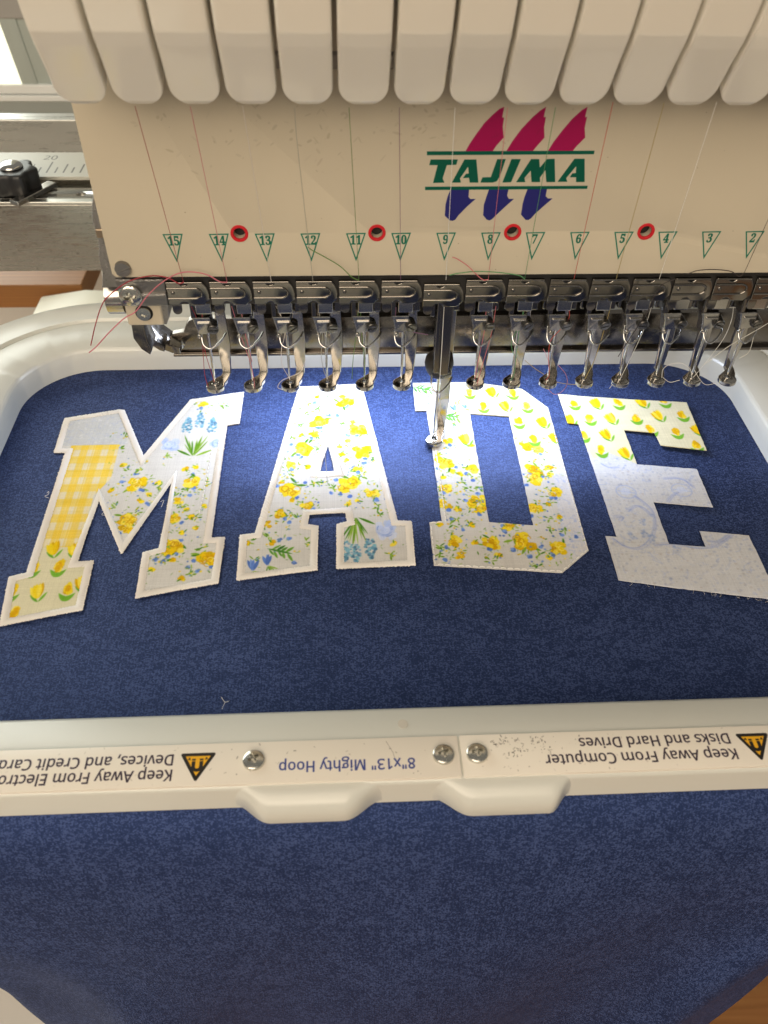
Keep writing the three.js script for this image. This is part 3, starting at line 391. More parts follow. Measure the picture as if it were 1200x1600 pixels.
const texR = stripTex(14.6, 210, SZ0, SZ1, (c, say, sign) => {
  say('Keep Away From Computer', 99.2, 125.6, 4.9, TXT, 59.5);
  say('Disks and Hard Drives', 98.6, 120.3, 4.9, TXT, 47.5);
  sign(100.4, 110.8, 118.5, 128.1);
  for (let q = 0; q < 9; q++) { const sx = rr(24, 50), sz = rr(116.8, 123); scuffs(c, 9, sx - 2.2, sx + 2.2, sz - 1.2, sz + 1.2, 0.75); } scuffs(c, 20, 24, 52, 116.5, 124, 0.5); scuffs(c, 40, 20, 60, 117, 129, 0.4); scuffs(c, 40, 60, 150, 116, 129, 0.2);
});
function strip(x0, x1, tex) {
  const g = plate([[x0 + 0.3, SZ1], [x1 - 0.3, SZ1], [x1, SZ1 - 0.3], [x1, SZ0 + 0.3], [x1 - 0.3, SZ0], [x0 + 0.3, SZ0], [x0, SZ0 + 0.3], [x0, SZ1 - 0.3]], 11.6, 12.7, 0.15), p = g.attributes.position, uv = g.attributes.uv;
  for (let i = 0; i < p.count; i++) uv.setXY(i, (p.getX(i) / MM - x0) / (x1 - x0), 1 - (p.getZ(i) / MM - SZ0) / (SZ1 - SZ0));
  return g;
}
const mStrip = (t) => mat([0.93, 0.93, 0.95], 0.34, 0, { map: t, clearcoat: 0.2, clearcoatRoughness: 0.2 });
{
  // the strips are as long as the straight front of the frame
  const L = part('label_strip', strip(-200, 14, texL), mStrip(texL), HOOP); L.userData.label = 'long strip with blue hoop size and magnet warning sign';
  const R = part('label_strip', strip(14.6, 210, texR), mStrip(texR), HOOP); R.userData.label = 'scuffed strip right of the seam, warning about computer disks';
  const ph = phillips(3.35, 1.9);
  [[-47.8, 122.2, L], [9.2, 122.4, L], [19.4, 122.4, R]].forEach(([x, z, p], i) => { const s = part('screw', ph, mZinc, p); s.rotation.set(-Math.PI / 2, 0, [0.5, 0.3, 0.15][i]); s.position.copy(V(x, 12.7, z)); });
}

// ------------------------------------------------------------------ sweatshirt
const SHIRT = thing('sweatshirt', 'heathered navy blue sweatshirt stretched in the hoop with floral patch letters M A D E', 'sweatshirt', [0, 0, 0]);
{
  const NX_ = 130, pts = [], uv = [], idx = [];
  // path across the hoop and over its front edge: [z, y, distance]
  const path = []; let z = -132, y = -0.1, a = 0, d = 0;
  const stepTo = (nz, ny) => { d += Math.hypot(nz - z, ny - y); z = nz; y = ny; path.push([z, y, d]); };
  for (let i = 0; i <= 64; i++) stepTo(-132 + i * 4, -0.1);
  const hang = new THREE.CatmullRomCurve3([[124, -0.1], [129, -1.2], [134.5, -7], [140, -18], [146, -36], [151.5, -60], [155.5, -90], [157.5, -125], [157, -180], [153, -260], [148, -330]].map(([q, y]) => new THREE.Vector3(0, y, q)), false, 'centripetal');
  for (let i = 1; i <= 90; i++) { const p = hang.getPointAt(i / 90); stepTo(p.z, p.y); }
  for (const [pz, py, pd] of path) {
    const t = Math.max(0, Math.min(1, -py / 160)), h = THREE.MathUtils.smoothstep(-py, 0, 95);
    for (let i = 0; i <= NX_; i++) {
      const u = i / NX_ * 2 - 1, w = 196 - 40 * h - 8 * t;
      const curl = h * Math.pow(Math.max(0, (Math.abs(u) - 0.9) / 0.1), 2) * 22;
      const fold = h * (2.0 * Math.sin(u * 5.2 + 0.6 + t * 2) + 4.4 * t * Math.sin(u * 9.5 - 1 + t * 3) + 3 * t * Math.sin(u * 3.4 + 1) + 1.2 * t * Math.sin(u * 15 + t * 6) + 7 * t * Math.exp(-(((u - 0.98 + 0.42 * t) / 0.07) ** 2)) + 5 * t * Math.exp(-(((u + 0.86 - 0.3 * t) / 0.09) ** 2)));
      const soft = (1 - h) * 0.12 * (Math.sin(u * 23 + pz * 0.05) * Math.sin(pz * 0.07));
      const dx = h * t * 8 * Math.sign(u) * Math.pow(Math.abs(u), 3) * (u > 0 ? -0.7 : 0.2);
      pts.push((u * w + dx) * MM, (py + soft) * MM, (pz + fold - curl) * MM); uv.push(u * 0.19 / KTILE, -pd * MM / KTILE);
    }
  }
  const S = NX_ + 1; for (let j = 0; j < path.length - 1; j++) for (let i = 0; i < NX_; i++) { const q = j * S + i; idx.push(q, q + S, q + 1, q + 1, q + S, q + S + 1); }
  const g = new THREE.BufferGeometry(); g.setAttribute('position', new THREE.Float32BufferAttribute(pts, 3)); g.setAttribute('uv', new THREE.Float32BufferAttribute(uv, 2)); g.setIndex(idx); g.computeVertexNormals();
  part('body_fabric', g, mKnit, SHIRT);
}

// printed cotton letters
const YEL = ['rgb(226,190,16)', 'rgb(232,204,34)', 'rgb(206,162,12)', 'rgb(236,214,74)'], GRE = ['rgb(104,146,34)', 'rgb(72,124,32)', 'rgb(132,168,56)'], BLUE = ['rgb(92,126,200)', 'rgb(118,150,212)', 'rgb(78,108,180)'];
const pick = (a) => a[Math.floor(rnd() * a.length)];
const D = {
  blob(c, x, y, r, col, a = 1) { c.globalAlpha = a; c.fillStyle = col; c.beginPath(); for (let i = 0; i <= 12; i++) { const t = i / 12 * Math.PI * 2, q = r * rr(0.75, 1.15); i ? c.lineTo(x + q * Math.cos(t), y + q * Math.sin(t)) : c.moveTo(x + q * Math.cos(t), y + q * Math.sin(t)); } c.closePath(); c.fill(); c.globalAlpha = 1; },
  leafAt(c, x, y, ang, l, w, col) { c.save(); c.translate(x, y); c.rotate(ang); c.fillStyle = col; c.beginPath(); c.moveTo(0, 0); c.quadraticCurveTo(l * 0.5, -w, l, 0); c.quadraticCurveTo(l * 0.5, w, 0, 0); c.fill(); c.restore(); },
  rose(c, x, y, s = 7) { s *= 1.25; for (let i = 0; i < 5; i++) D.leafAt(c, x + rr(-0.3, 0.3) * s, y + rr(-0.3, 0.3) * s, rr(0, 6.3), s * 0.38, s * 0.1, pick(GRE)); for (let i = 0; i < 9; i++) D.blob(c, x + rr(-0.3, 0.3) * s, y + rr(-0.26, 0.26) * s, s * rr(0.13, 0.22), pick(YEL), 0.95); for (let i = 0; i < 9; i++) { c.strokeStyle = pick(['rgb(198,146,14)', 'rgb(244,230,120)', 'rgb(186,134,18)']); c.lineWidth = s * 0.035; c.globalAlpha = 0.75; c.beginPath(); c.arc(x + rr(-0.25, 0.25) * s, y + rr(-0.22, 0.22) * s, s * rr(0.06, 0.14), rr(0, 6), rr(6, 9)); c.stroke(); } c.globalAlpha = 1; for (let i = 0; i < 4; i++) { const a = rr(0, 6.3), q = s * rr(0.55, 0.85); D.leafAt(c, x + q * Math.cos(a), y + q * Math.sin(a), rr(0, 6.3), rr(1.2, 2.2), 0.5, pick(GRE)); D.blob(c, x + q * Math.cos(a + 0.5), y + q * Math.sin(a + 0.5), rr(0.3, 0.6), pick([...YEL, ...BLUE]), 0.85); } if (s > 5) D.blue(c, x + rr(-0.45, 0.45) * s, y + 0.38 * s); },
  bud(c, x, y) { for (let i = 0; i < 4; i++) D.blob(c, x + rr(-0.9, 0.9), y + rr(-0.7, 0.7), rr(0.65, 1.2), pick(YEL), 0.95); D.leafAt(c, x, y, rr(0, 6), 2.2, 0.6, pick(GRE)); },
  blue(c, x, y) { for (let i = 0; i < 4; i++) D.blob(c, x + rr(-0.6, 0.6), y + rr(-0.6, 0.6), rr(0.5, 0.95), pick(BLUE), 0.85); },
  sprig(c, x, y) { for (let i = 0; i < 5; i++) D.leafAt(c, x + rr(-0.8, 0.8), y + rr(-0.8, 0.8), rr(0, 6.3), rr(1.6, 3), rr(0.4, 0.8), pick(GRE)); for (let i = 0; i < 3; i++) D.blob(c, x + rr(-2.4, 2.4), y + rr(-2.2, 2.2), 0.45, pick([...BLUE, ...YEL, ...GRE]), 0.8); },
  tulip(c, x, y) { for (const q of [-1, 1]) { c.save(); c.translate(x, y + 3.1); c.scale(q, 1); c.fillStyle = 'rgb(112,168,52)'; c.beginPath(); c.moveTo(-0.3, 0.6); c.quadraticCurveTo(2.2, 1.0, 3.6, -2.0); c.quadraticCurveTo(1.6, -1.2, 0, -0.9); c.fill(); c.restore(); } for (let i = 0; i < 7; i++) D.blob(c, x + rr(-1.1, 1.1), y + rr(-1.1, 1.0), rr(1.1, 1.5), pick(YEL), 0.9); c.strokeStyle = 'rgb(214,160,24)'; c.lineWidth = 0.25; for (let i = 0; i < 4; i++) { c.beginPath(); c.arc(x + rr(-0.8, 0.8), y + rr(-0.8, 0.6), rr(0.5, 1.2), rr(0, 6), rr(6, 8)); c.stroke(); } },
  side(c, x, y) { c.save(); c.translate(x, y); c.rotate(-0.35); D.leafAt(c, 0, 4.2, -2.2, 4.4, 1.0, 'rgb(100,158,48)'); D.leafAt(c, 0, 4.2, -0.6, 4.2, 0.95, 'rgb(112,168,52)'); for (const [dx, a] of [[-1, -1.95], [0, -1.6], [1, -1.25], [-0.5, -1.75], [0.5, -1.4]]) D.leafAt(c, dx * 0.4, 2.9, a, 5.4, 1.9, pick(YEL)); c.restore(); },
  bloom(c, x, y, up = 1) { for (let i = 0; i < 60; i++) { const t = rnd(), w = 2.2 * Math.sin(Math.PI * Math.min(0.95, 0.25 + t * 0.7)); D.blob(c, x + rr(-w, w), y + up * (4.5 - t * 9.5), rr(0.35, 0.75), pick(['rgb(96,150,176)', 'rgb(120,176,196)', 'rgb(70,110,140)', 'rgb(130,160,190)']), 0.85); } },
  stem(c, x, y, up = 1) { for (let i = 0; i < 13; i++) { const a = -Math.PI / 2 + (i - 6) * 0.085 + rr(-0.05, 0.05); D.leafAt(c, x + rr(-0.8, 0.8), y, up > 0 ? a : -a, rr(9, 16), rr(0.35, 0.8), pick(GRE)); } D.leafAt(c, x - 1, y, up > 0 ? -2.6 : 2.6, 8, 1.2, pick(GRE)); D.leafAt(c, x + 1, y, up > 0 ? -0.5 : 0.5, 8, 1.2, pick(GRE)); },
  stemdown(c, x, y) { D.stem(c, x, y, -1); },
  bluerose(c, x, y, s = 8) { for (let i = 0; i < 12; i++) D.blob(c, x + rr(-0.32, 0.32) * s, y + rr(-0.3, 0.3) * s, s * rr(0.14, 0.24), pick(['rgb(176,192,232)', 'rgb(160,180,226)', 'rgb(196,208,238)']), 0.7); for (let i = 0; i < 16; i++) { c.strokeStyle = pick(['rgb(126,150,212)', 'rgb(108,134,200)', 'rgb(150,172,224)']); c.globalAlpha = rr(0.3, 0.7); c.lineWidth = rr(0.15, 0.4); const a = rr(0, 6.3), q = s * rr(0.08, 0.38); c.beginPath(); c.ellipse(x + rr(-0.4, 0.4), y + rr(-0.4, 0.4), q, q * 0.85, 0.3, a, a + rr(0.7, 1.6)); c.stroke(); } c.globalAlpha = 1; },
  bluetulip(c, x, y, s = 6) { for (const a of [-2.0, -1.75, -1.5, -1.25]) D.leafAt(c, x + rr(-0.5, 0.5), y + s * 0.4, a, s * rr(0.8, 1), s * 0.24, pick(BLUE)); for (let i = 0; i < 4; i++) D.leafAt(c, x, y + s * 0.45, rr(0.4, 2.6), s * 0.6, s * 0.07, pick(GRE)); D.leafAt(c, x, y + s * 0.4, 0.4, s * 0.8, s * 0.1, pick(GRE)); },
  bigleaf(c, x, y) { for (let i = 0; i < 9; i++) D.leafAt(c, x - 4 + i * 0.9, y - 1 + i * 0.25, 0.3 + (i % 2 ? -0.9 : 0.8) + rr(-0.2, 0.2), rr(3.2, 5), rr(0.8, 1.3), pick(['rgb(84,140,50)', 'rgb(60,112,44)', 'rgb(104,156,56)'])); D.leafAt(c, x - 5, y - 1.5, 0.28, 11, 1, 'rgb(70,124,46)'); },
  berry(c, x, y) { for (let i = 0; i < 14; i++) D.blob(c, x + rr(-1.5, 1.5), y + rr(-2, 2), rr(0.3, 0.8), pick(['rgb(146,164,204)', 'rgb(168,182,214)', 'rgb(132,150,190)']), 0.5); },
  leaf(c, x, y) { c.strokeStyle = 'rgb(166,180,216)'; c.lineWidth = 0.4; c.beginPath(); c.ellipse(x, y, 4.2, 3.6, 0.3, 0, 7); c.moveTo(x - 3.5, y - 0.8); c.lineTo(x + 3.8, y + 1); c.stroke(); D.blob(c, x, y, 2.2, 'rgb(196,206,234)', 0.6); },
};
function scribble(c, x0, x1, y0, y1, n, col) { for (let i = 0; i < n; i++) { c.strokeStyle = col; c.globalAlpha = rr(0.15, 0.5); c.lineWidth = rr(0.2, 0.6); c.beginPath(); const x = rr(x0, x1), y = rr(y0, y1); c.moveTo(x, y); c.quadraticCurveTo(x + rr(-3, 3), y + rr(-3, 3), x + rr(-4, 4), y + rr(-4, 4)); c.stroke(); D.blob(c, rr(x0, x1), rr(y0, y1), rr(0.2, 0.7), col, rr(0.15, 0.4)); } c.globalAlpha = 1; }
const inPoly = (c, pts) => { c.beginPath(); pts.forEach(([x, y], i) => (i ? c.lineTo(x, y) : c.moveTo(x, y))); c.closePath(); };
const bounds = (pts) => { const xs = pts.map((p) => p[0]), zs = pts.map((p) => p[1]); return [Math.min(...xs) - 1, Math.max(...xs) + 1, Math.min(...zs) - 1, Math.max(...zs) + 1]; };
function letterTex(data, extra) {
  const [x0, x1, z0, z1] = bounds(data.out), k = 1400 / Math.max(x1 - x0, z1 - z0);
  return canvasTex(Math.round((x1 - x0) * k), Math.round((z1 - z0) * k), (c, cv) => {
    c.fillStyle = 'rgb(204,202,199)'; c.fillRect(0, 0, cv.width, cv.height);
    c.setTransform(k, 0, 0, k, -x0 * k, -z0 * k);
    if (data.cream) { c.fillStyle = 'rgb(212,206,176)'; inPoly(c, data.cream); c.fill(); }
    extra?.(c);
    for (const kind of ['blue', 'sprig', 'bigleaf', 'stem', 'stemdown', 'bloom', 'bluerose', 'bluetulip', 'berry', 'leaf', 'bud', 'rose', 'tulip', 'side']) for (const m of data.mot[kind] ?? []) { const [mx, my, ...more] = m; c.save(); c.translate(mx, my); c.scale(kind === 'tulip' ? 0.86 : 1, { tulip: 1.55, side: 1.45, rose: 1.12, bloom: 1.15, bluerose: 1.25 }[kind] ?? 1.1); D[kind](c, 0, 0, ...more, ...(kind === 'bloom' && data === A_DATA ? [-1] : [])); c.restore(); }
    c.setTransform(k, 0, 0, k, -x0 * k, -z0 * k);
    for (const kind of ['bud', 'rose', 'blue', 'sprig']) for (const [mx, my] of data.mot[kind] ?? []) for (let i = 0; i < 3; i++) { const a = rr(0, 6.3), q = rr(3, 7), px = mx + q * Math.cos(a), py = my + q * 1.2 * Math.sin(a); c.globalAlpha = 0.6; D.leafAt(c, px, py, rr(0, 6.3), rr(1, 2.2), rr(0.25, 0.5), pick(GRE)); if (rnd() < 0.5) D.blob(c, px + rr(-1, 1), py + rr(-1, 1), rr(0.3, 0.55), pick([...BLUE, ...YEL]), 0.7); c.globalAlpha = 1; }
    // cotton grain: threads a little lighter and darker
    c.setTransform(1, 0, 0, 1, 0, 0);
    const im = c.getImageData(0, 0, cv.width, cv.height), d = im.data, W4 = cv.width * 4;
    for (let pass = 0; pass < 2; pass++) for (const s of [4, W4]) { const o = d.slice(); for (let i = s * 2; i < d.length - s * 2; i++) d[i] = (o[i - 2 * s] + 2 * o[i - s] + 2 * o[i] + 2 * o[i + s] + o[i + 2 * s]) / 8; }     // dye bleeds a little into the cotton
    const row = Array.from({ length: cv.height }, () => rr(-5, 5)), col = Array.from({ length: cv.width }, () => rr(-5, 5));
    for (let y = 0, i = 0; y < cv.height; y++) for (let x = 0; x < cv.width; x++, i += 4) { const n = row[y] + col[x] + 8 * (nW1(x / 700, y / 700) - 0.5) + 7 * (nW2(x / 1500, y / 1500) - 0.5); d[i] += n; d[i + 1] += n; d[i + 2] += n; }
    c.putImageData(im, 0, 0);
  });
}
const area = (p) => p.reduce((s, [x, y], i) => { const [a, b] = p[(i + 1) % p.length]; return s + x * b - a * y; }, 0) / 2;
function inset(pts, w) {       // towards the inside of a polygon, mitred
  const s = area(pts) > 0 ? 1 : -1, n = pts.length;
  return pts.map(([x, y], i) => {
    const [ax, ay] = pts[(i + n - 1) % n], [bx, by] = pts[(i + 1) % n], l1 = Math.hypot(x - ax, y - ay), l2 = Math.hypot(bx - x, by - y);
    const n1 = [-(y - ay) / l1 * s, (x - ax) / l1 * s], n2 = [-(by - y) / l2 * s, (bx - x) / l2 * s];
    let mx = n1[0] + n2[0], my = n1[1] + n2[1]; const ml = Math.hypot(mx, my) || 1; mx /= ml; my /= ml;
    const k = Math.min(w / Math.max(0.2, mx * n1[0] + my * n1[1]), w * 2.3);
    return [x + mx * k, y + my * k];
  });
}
// close satin stitches between two outlines, each a raised strand
function satin(outer, inner, pitch, base, tall) {
  const pos = [], idx = [];
  const strand = (ax, az, bx, bz, w) => {
    const L = Math.hypot(bx - ax, bz - az) || 1, px = -(bz - az) / L * w, pz = (bx - ax) / L * w, o = pos.length / 3, K = 4, ph = rr(0.85, 1.15) * tall;
    for (let i = 0; i <= K; i++) { const t = i / K, h = base + ph * Math.pow(Math.sin(Math.PI * (0.06 + 0.88 * t)), 0.6), x = lerp(ax, bx, t), z = lerp(az, bz, t); pos.push((x - px) * MM, (h - 0.24) * MM, (z - pz) * MM, x * MM, (h + 0.08) * MM, z * MM, (x + px) * MM, (h - 0.24) * MM, (z + pz) * MM); }
    for (let i = 0; i < K; i++) for (let j = 0; j < 2; j++) { const a = o + i * 3 + j, b = a + 3; idx.push(a, a + 1, b, a + 1, b + 1, b); }
  };
  for (let i = 0; i < outer.length; i++) {
    const A = outer[i], B = outer[(i + 1) % outer.length], a = inner[i], b = inner[(i + 1) % outer.length], L = Math.max(Math.hypot(B[0] - A[0], B[1] - A[1]), Math.hypot(b[0] - a[0], b[1] - a[1])), n = Math.ceil(L / pitch);
    for (let j = 0; j < n; j++) {
      const t = (j + rr(0.25, 0.75)) / n, u = t + rr(-0.15, 0.15) / n, e = rnd() < 0.08 ? rr(-0.05, 0.13) : rr(-0.03, 0.04), o = [lerp(A[0], B[0], t), lerp(A[1], B[1], t)], q = [lerp(a[0], b[0], u), lerp(a[1], b[1], u)];
      strand(lerp(o[0], q[0], -e), lerp(o[1], q[1], -e), lerp(q[0], o[0], -rr(-0.06, 0.04)), lerp(q[1], o[1], -rr(-0.06, 0.04)), pitch * rr(0.55, 0.72));
    }
  }
  const g = new THREE.BufferGeometry(); g.setAttribute('position', new THREE.Float32BufferAttribute(pos, 3)); g.setIndex(idx); g.computeVertexNormals(); return g.toNonIndexed();
}
function dashes(pts, len, gap, r, y) {      // running stitch along a polyline
  const gs = [];
  for (let i = 0; i < pts.length - 1; i++) { const [ax, az] = pts[i], [bx, bz] = pts[i + 1], L = Math.hypot(bx - ax, bz - az); for (let t = 0; t + len < L; t += len + gap) { const a = t / L, b = (t + len) / L, j = rr(-0.15, 0.15); gs.push(tube([[lerp(ax, bx, a), y - 0.1, lerp(az, bz, a) + j], [lerp(ax, bx, (a + b) / 2), y + 0.22, lerp(az, bz, (a + b) / 2)], [lerp(ax, bx, b), y - 0.1, lerp(az, bz, b) - j]], r, 4, 5)); } }
  return flatten(gs);
}
function letter(data, tex, label, holes, bend) {
  const edge = data.satin ? inset(data.out, 0.8) : data.out;
  const rag = (p) => data.satin ? p : p.flatMap(([x, z], i) => { const [a, b] = p[(i + 1) % p.length], n = Math.max(1, Math.round(Math.hypot(a - x, b - z) / 2)); return Array.from({ length: n }, (_, k) => { const t = k / n, j = k ? 0.12 : 0; return [lerp(x, a, t) + rr(-j, j), lerp(z, b, t) + rr(-j, j)]; }); });
  const g = plate(rag(edge), bend ? 0.15 : 0.02, bend ? 0.6 : 0.5, 0.08, holes.map(rag), 1), p = g.attributes.position, uv = g.attributes.uv, [x0, x1, z0, z1] = bounds(data.out);
  for (let i = 0; i < p.count; i++) { const x = p.getX(i) / MM, z = p.getZ(i) / MM; uv.setXY(i, (x - x0) / (x1 - x0), 1 - (z - z0) / (z1 - z0)); if (bend) p.setY(i, p.getY(i) + bend(x, z) * MM); }
  if (bend) g.computeVertexNormals();
  const m = new THREE.MeshPhysicalMaterial({ map: tex, bumpMap: rep(weaveBump, 2.6), bumpScale: 0.00004, roughness: 0.95, specularIntensity: 0.25 });
  const o = part('letter_patch', toCreasedNormals(g, 0.5), m, SHIRT); o.userData.label = label; return o;
}
M_DATA.satin = A_DATA.satin = true;
const gingham = (c) => {
  c.save(); inPoly(c, M_DATA.ging); c.clip(); const [x0, x1, z0, z1] = bounds(M_DATA.ging); c.fillStyle = 'rgb(218,210,186)'; c.fillRect(x0, z0, x1 - x0, z1 - z0);
  c.fillStyle = 'rgba(232,190,30,0.5)'; for (let x = x0; x < x1; x += 6) c.fillRect(x, z0, 3.1, z1 - z0); for (let z = z0; z < z1; z += 9.2) c.fillRect(x0, z, x1 - x0, 4.8);
  c.fillStyle = 'rgba(226,180,40,0.16)'; for (let i = 0; i < 60; i++) c.fillRect(rr(x0, x1), z0, 0.25, z1 - z0); c.fillStyle = 'rgba(255,250,235,0.16)'; for (let z = z0; z < z1; z += 0.9) c.fillRect(x0, z, x1 - x0, rr(0.15, 0.4)); c.restore();
};
{
  const toile = (c, poly, base, col, n) => { c.save(); inPoly(c, poly); c.clip(); const [x0, x1, z0, z1] = bounds(poly); c.fillStyle = base; c.fillRect(x0, z0, x1 - x0, z1 - z0); scribble(c, x0, x1, z0, z1, n, col); for (let i = 0; i < n * 6; i++) D.blob(c, rr(x0, x1), rr(z0, z1), rr(0.2, 0.7), pick([col, 'rgb(186,188,196)', 'rgb(222,222,222)']), rr(0.15, 0.4)); c.restore(); };
  const texM = letterTex(M_DATA, (c) => { gingham(c); toile(c, M_DATA.toile, 'rgb(194,196,198)', 'rgb(172,180,206)', 90); });
  const m = letter(M_DATA, texM, 'letter M of pieced floral and yellow gingham cotton with finished white border', []);
  part('satin_border', satin(M_DATA.out, inset(M_DATA.out, 3.0), 0.38, 0.45, 0.5), mSatin, m);
  part('running_stitch', dashes([[-77.6, -40], [-78.6, 4]], 1.6, 0.9, 0.22, 0.6), mThreadWhite, m);

  const texA = letterTex(A_DATA), a = letter(A_DATA, texA, 'letter A of yellow flower print cotton with finished white border', [inset(A_DATA.hole, -0.8)]);
  part('satin_border', flatten([satin(A_DATA.out, inset(A_DATA.out, 3.0), 0.38, 0.45, 0.5), satin(A_DATA.hole, inset(A_DATA.hole, -2.4), 0.38, 0.45, 0.5)]), mSatin, a);

  const texD = letterTex(D_DATA, (c) => toile(c, D_DATA.toile, 'rgb(206,206,212)', 'rgb(150,170,220)', 90)), d = letter(D_DATA, texD, 'letter D under the needle, raw edged floral cotton being stitched down', [D_DATA.hole]);
  const o = D_DATA.out, ins = inset(o, 1.6), e = inset(o, 0.5);
  part('running_stitch', flatten([dashes([ins[8], [lerp(ins[8][0], ins[9][0], 0.66), lerp(ins[8][1], ins[9][1], 0.66)]], 1.9, 0.5, 0.26, 0.62), dashes([e[3], e[4], e[5], e[6], e[7], e[8]], 2.0, 0.7, 0.24, 0.62)]), mThreadWhite, d);

  const texE = letterTex(E_DATA, (c) => {
    c.fillStyle = 'rgb(200,202,208)'; const [x0, x1, z0, z1] = bounds(E_DATA.out); c.fillRect(x0, z0, x1 - x0, z1 - z0); scribble(c, x0, x1, z0, z1, 420, 'rgb(160,174,214)');
    for (let i = 0; i < 2600; i++) D.blob(c, rr(x0, x1), rr(z0, z1), rr(0.15, 0.7), pick(['rgb(150,160,190)', 'rgb(132,146,184)', 'rgb(168,168,172)', 'rgb(222,222,224)', 'rgb(170,160,160)']), rr(0.15, 0.42));
    for (const s0 of E_DATA.scroll) for (const [w, al, o] of [[1.6, 0.14, 0], [0.3, 0.5, 0.4], [0.25, 0.45, -0.5], [0.5, 0.35, 0]]) { const s = s0.map(([x, z]) => [x + o + rr(-0.5, 0.5), z + o + rr(-0.5, 0.5)]); c.strokeStyle = 'rgb(136,154,208)'; c.globalAlpha = al; c.lineWidth = w; c.beginPath(); c.moveTo(...s[0]); for (let i = 1; i < s.length - 1; i++) c.quadraticCurveTo(...s[i], (s[i][0] + s[i + 1][0]) / 2, (s[i][1] + s[i + 1][1]) / 2); c.lineTo(...s[s.length - 1]); c.stroke(); }
    c.globalAlpha = 1; c.fillStyle = 'rgb(212,206,176)'; inPoly(c, E_DATA.cream); c.fill();
  });
  letter(E_DATA, texE, 'letter E of tulip and pale blue print cotton lying unstitched at the right', [], (x, z) => 1.5 * Math.max(0, (x - 100) / 45) ** 1.3 + 0.15);
}
{
  const lint = LINT_DATA.flatMap(([x, z], i) => (i < 4 ? [[[x + rr(-1.6, -0.6), 0.5, z + rr(-1.8, -1)], [x + rr(0, 0.9), rr(0.9, 1.6), z + rr(-2.2, -1)], [x + rr(0.2, 1.2), 1.2, z + rr(-0.2, 0.8)], [x + rr(-1.3, 0.4), 1, z + rr(0.8, 1.8)], [x + rr(-0.4, 1), 0.7, z + rr(1.2, 2.6)]]] : [[[x - 1.5, 0.6, z - 2.4], [x, 1.2, z], [x + 1.3, 0.8, z - 0.6]], [[x, 1, z], [x - 0.8, 0.8, z + 2.4]]]));
  part('loose_thread_ends', flatten(lint.map((p) => tube(p, 0.075, 12, 5))), mThreadWhite, SHIRT);
  const hair = []; for (let i = 0; i < 16; i++) { const t = rnd(), a = t < 0.6 ? [lerp(86, 142, rnd()), 0] : [0, 0], x = lerp(88, 141, rnd()), z = lerp(44.0, 56.0, (x - 85.3) / 57.5); hair.push(tube([[x, 0.6, z - 0.3], [x + rr(-0.6, 0.6), rr(0.6, 1.2), z + rr(0.3, 1.1)], [x + rr(-1.2, 1.2), 0.5, z + rr(0.5, 1.6)]], 0.04, 6, 4)); }
  part('frayed_edge', flatten(hair), mThreadWhite, SHIRT);
}

// ------------------------------------------------------------------ embroidery threads
const THREADS = {
  15: [[0.30, 0.02, 0.035], 'dark red thread running down past triangle 15, its tail hanging left of the needles'],
  14: [[0.55, 0.16, 0.20], 'pink thread of triangle 14 with a long loose tail crossing the round screw'],
  13: [[0.62, 0.56, 0.52], 'off white thread hanging from triangle 13 with a loop at its presser foot'],
  12: [[0.34, 0.33, 0.28], 'grey thread of triangle 12 running through its foot onto the letter A'],
  11: [[0.10, 0.20, 0.04], 'olive green thread of triangle 11 with its tail lying toward triangle 12'],
  10: [[0.20, 0.09, 0.17], 'purple thread running down through triangle 10'],
  9: [[0.72, 0.72, 0.70], 'white thread feeding the working needle under triangle 9'],
  8: [[0.58, 0.16, 0.18], 'rose thread of triangle 8 with a short frayed tail beside triangle 9'],
  7: [[0.08, 0.26, 0.10], 'green thread of triangle 7 with a tail lying left along the panel edge'],
  6: [[0.55, 0.07, 0.05], 'bright red thread of triangle 6 with a pink loop beside its foot'],
  5: [[0.40, 0.30, 0.10], 'golden tan thread of triangle 5'],
  4: [[0.03, 0.022, 0.022], 'black thread end hanging diagonally below triangle 4'],
  3: [[0.74, 0.72, 0.68], 'white thread looped between the third and second feet from the right'],
  2: [[0.035, 0.025, 0.022], 'black thread running past triangle 2 with a curved tail on the panel'],
  1: [[0.70, 0.68, 0.62], 'white thread slanting in to the rightmost presser foot'],
};
const isPink = mat([0.62, 0.24, 0.27], 0.55);
for (let n = 15; n >= 1; n--) {
  const [c, label] = THREADS[n], m = mat(c, 0.55), gs = [];
  const o = thing('embroidery_thread', label, 'thread', [0, 0, 0], 'embroidery threads running down the machine head to the needles');
  const wav = (p) => p;
  if (UP_DATA[n] && n !== 4) gs.push(tube(wav(UP_DATA[n]), 0.1, 60, 5));
  if (TAIL_DATA[n]) gs.push(tube(TAIL_DATA[n], n === 15 || n === 14 ? 0.22 : 0.17, 90, 6));
  const lows = LOW_DATA[n] ?? [];
  const dark = n === 4 || n === 2;
  const main = lows.filter((_, i) => !(dark || (n === 6 && i > 0)));
  for (const l of main) gs.push(tube(l, 0.14, 50, 5));
  part('strand', flatten(gs.length ? gs : [tube(lows[0], 0.14, 50, 5)]), m, o);
  const rest = lows.filter((l) => !main.includes(l)); if (n === 4) rest.push(UP_DATA[4]);
  if (rest.length) part('lower_strand', flatten(rest.map((l) => tube(l, 0.1, 50, 5))), n === 6 ? isPink : mThreadWhite, o);
}

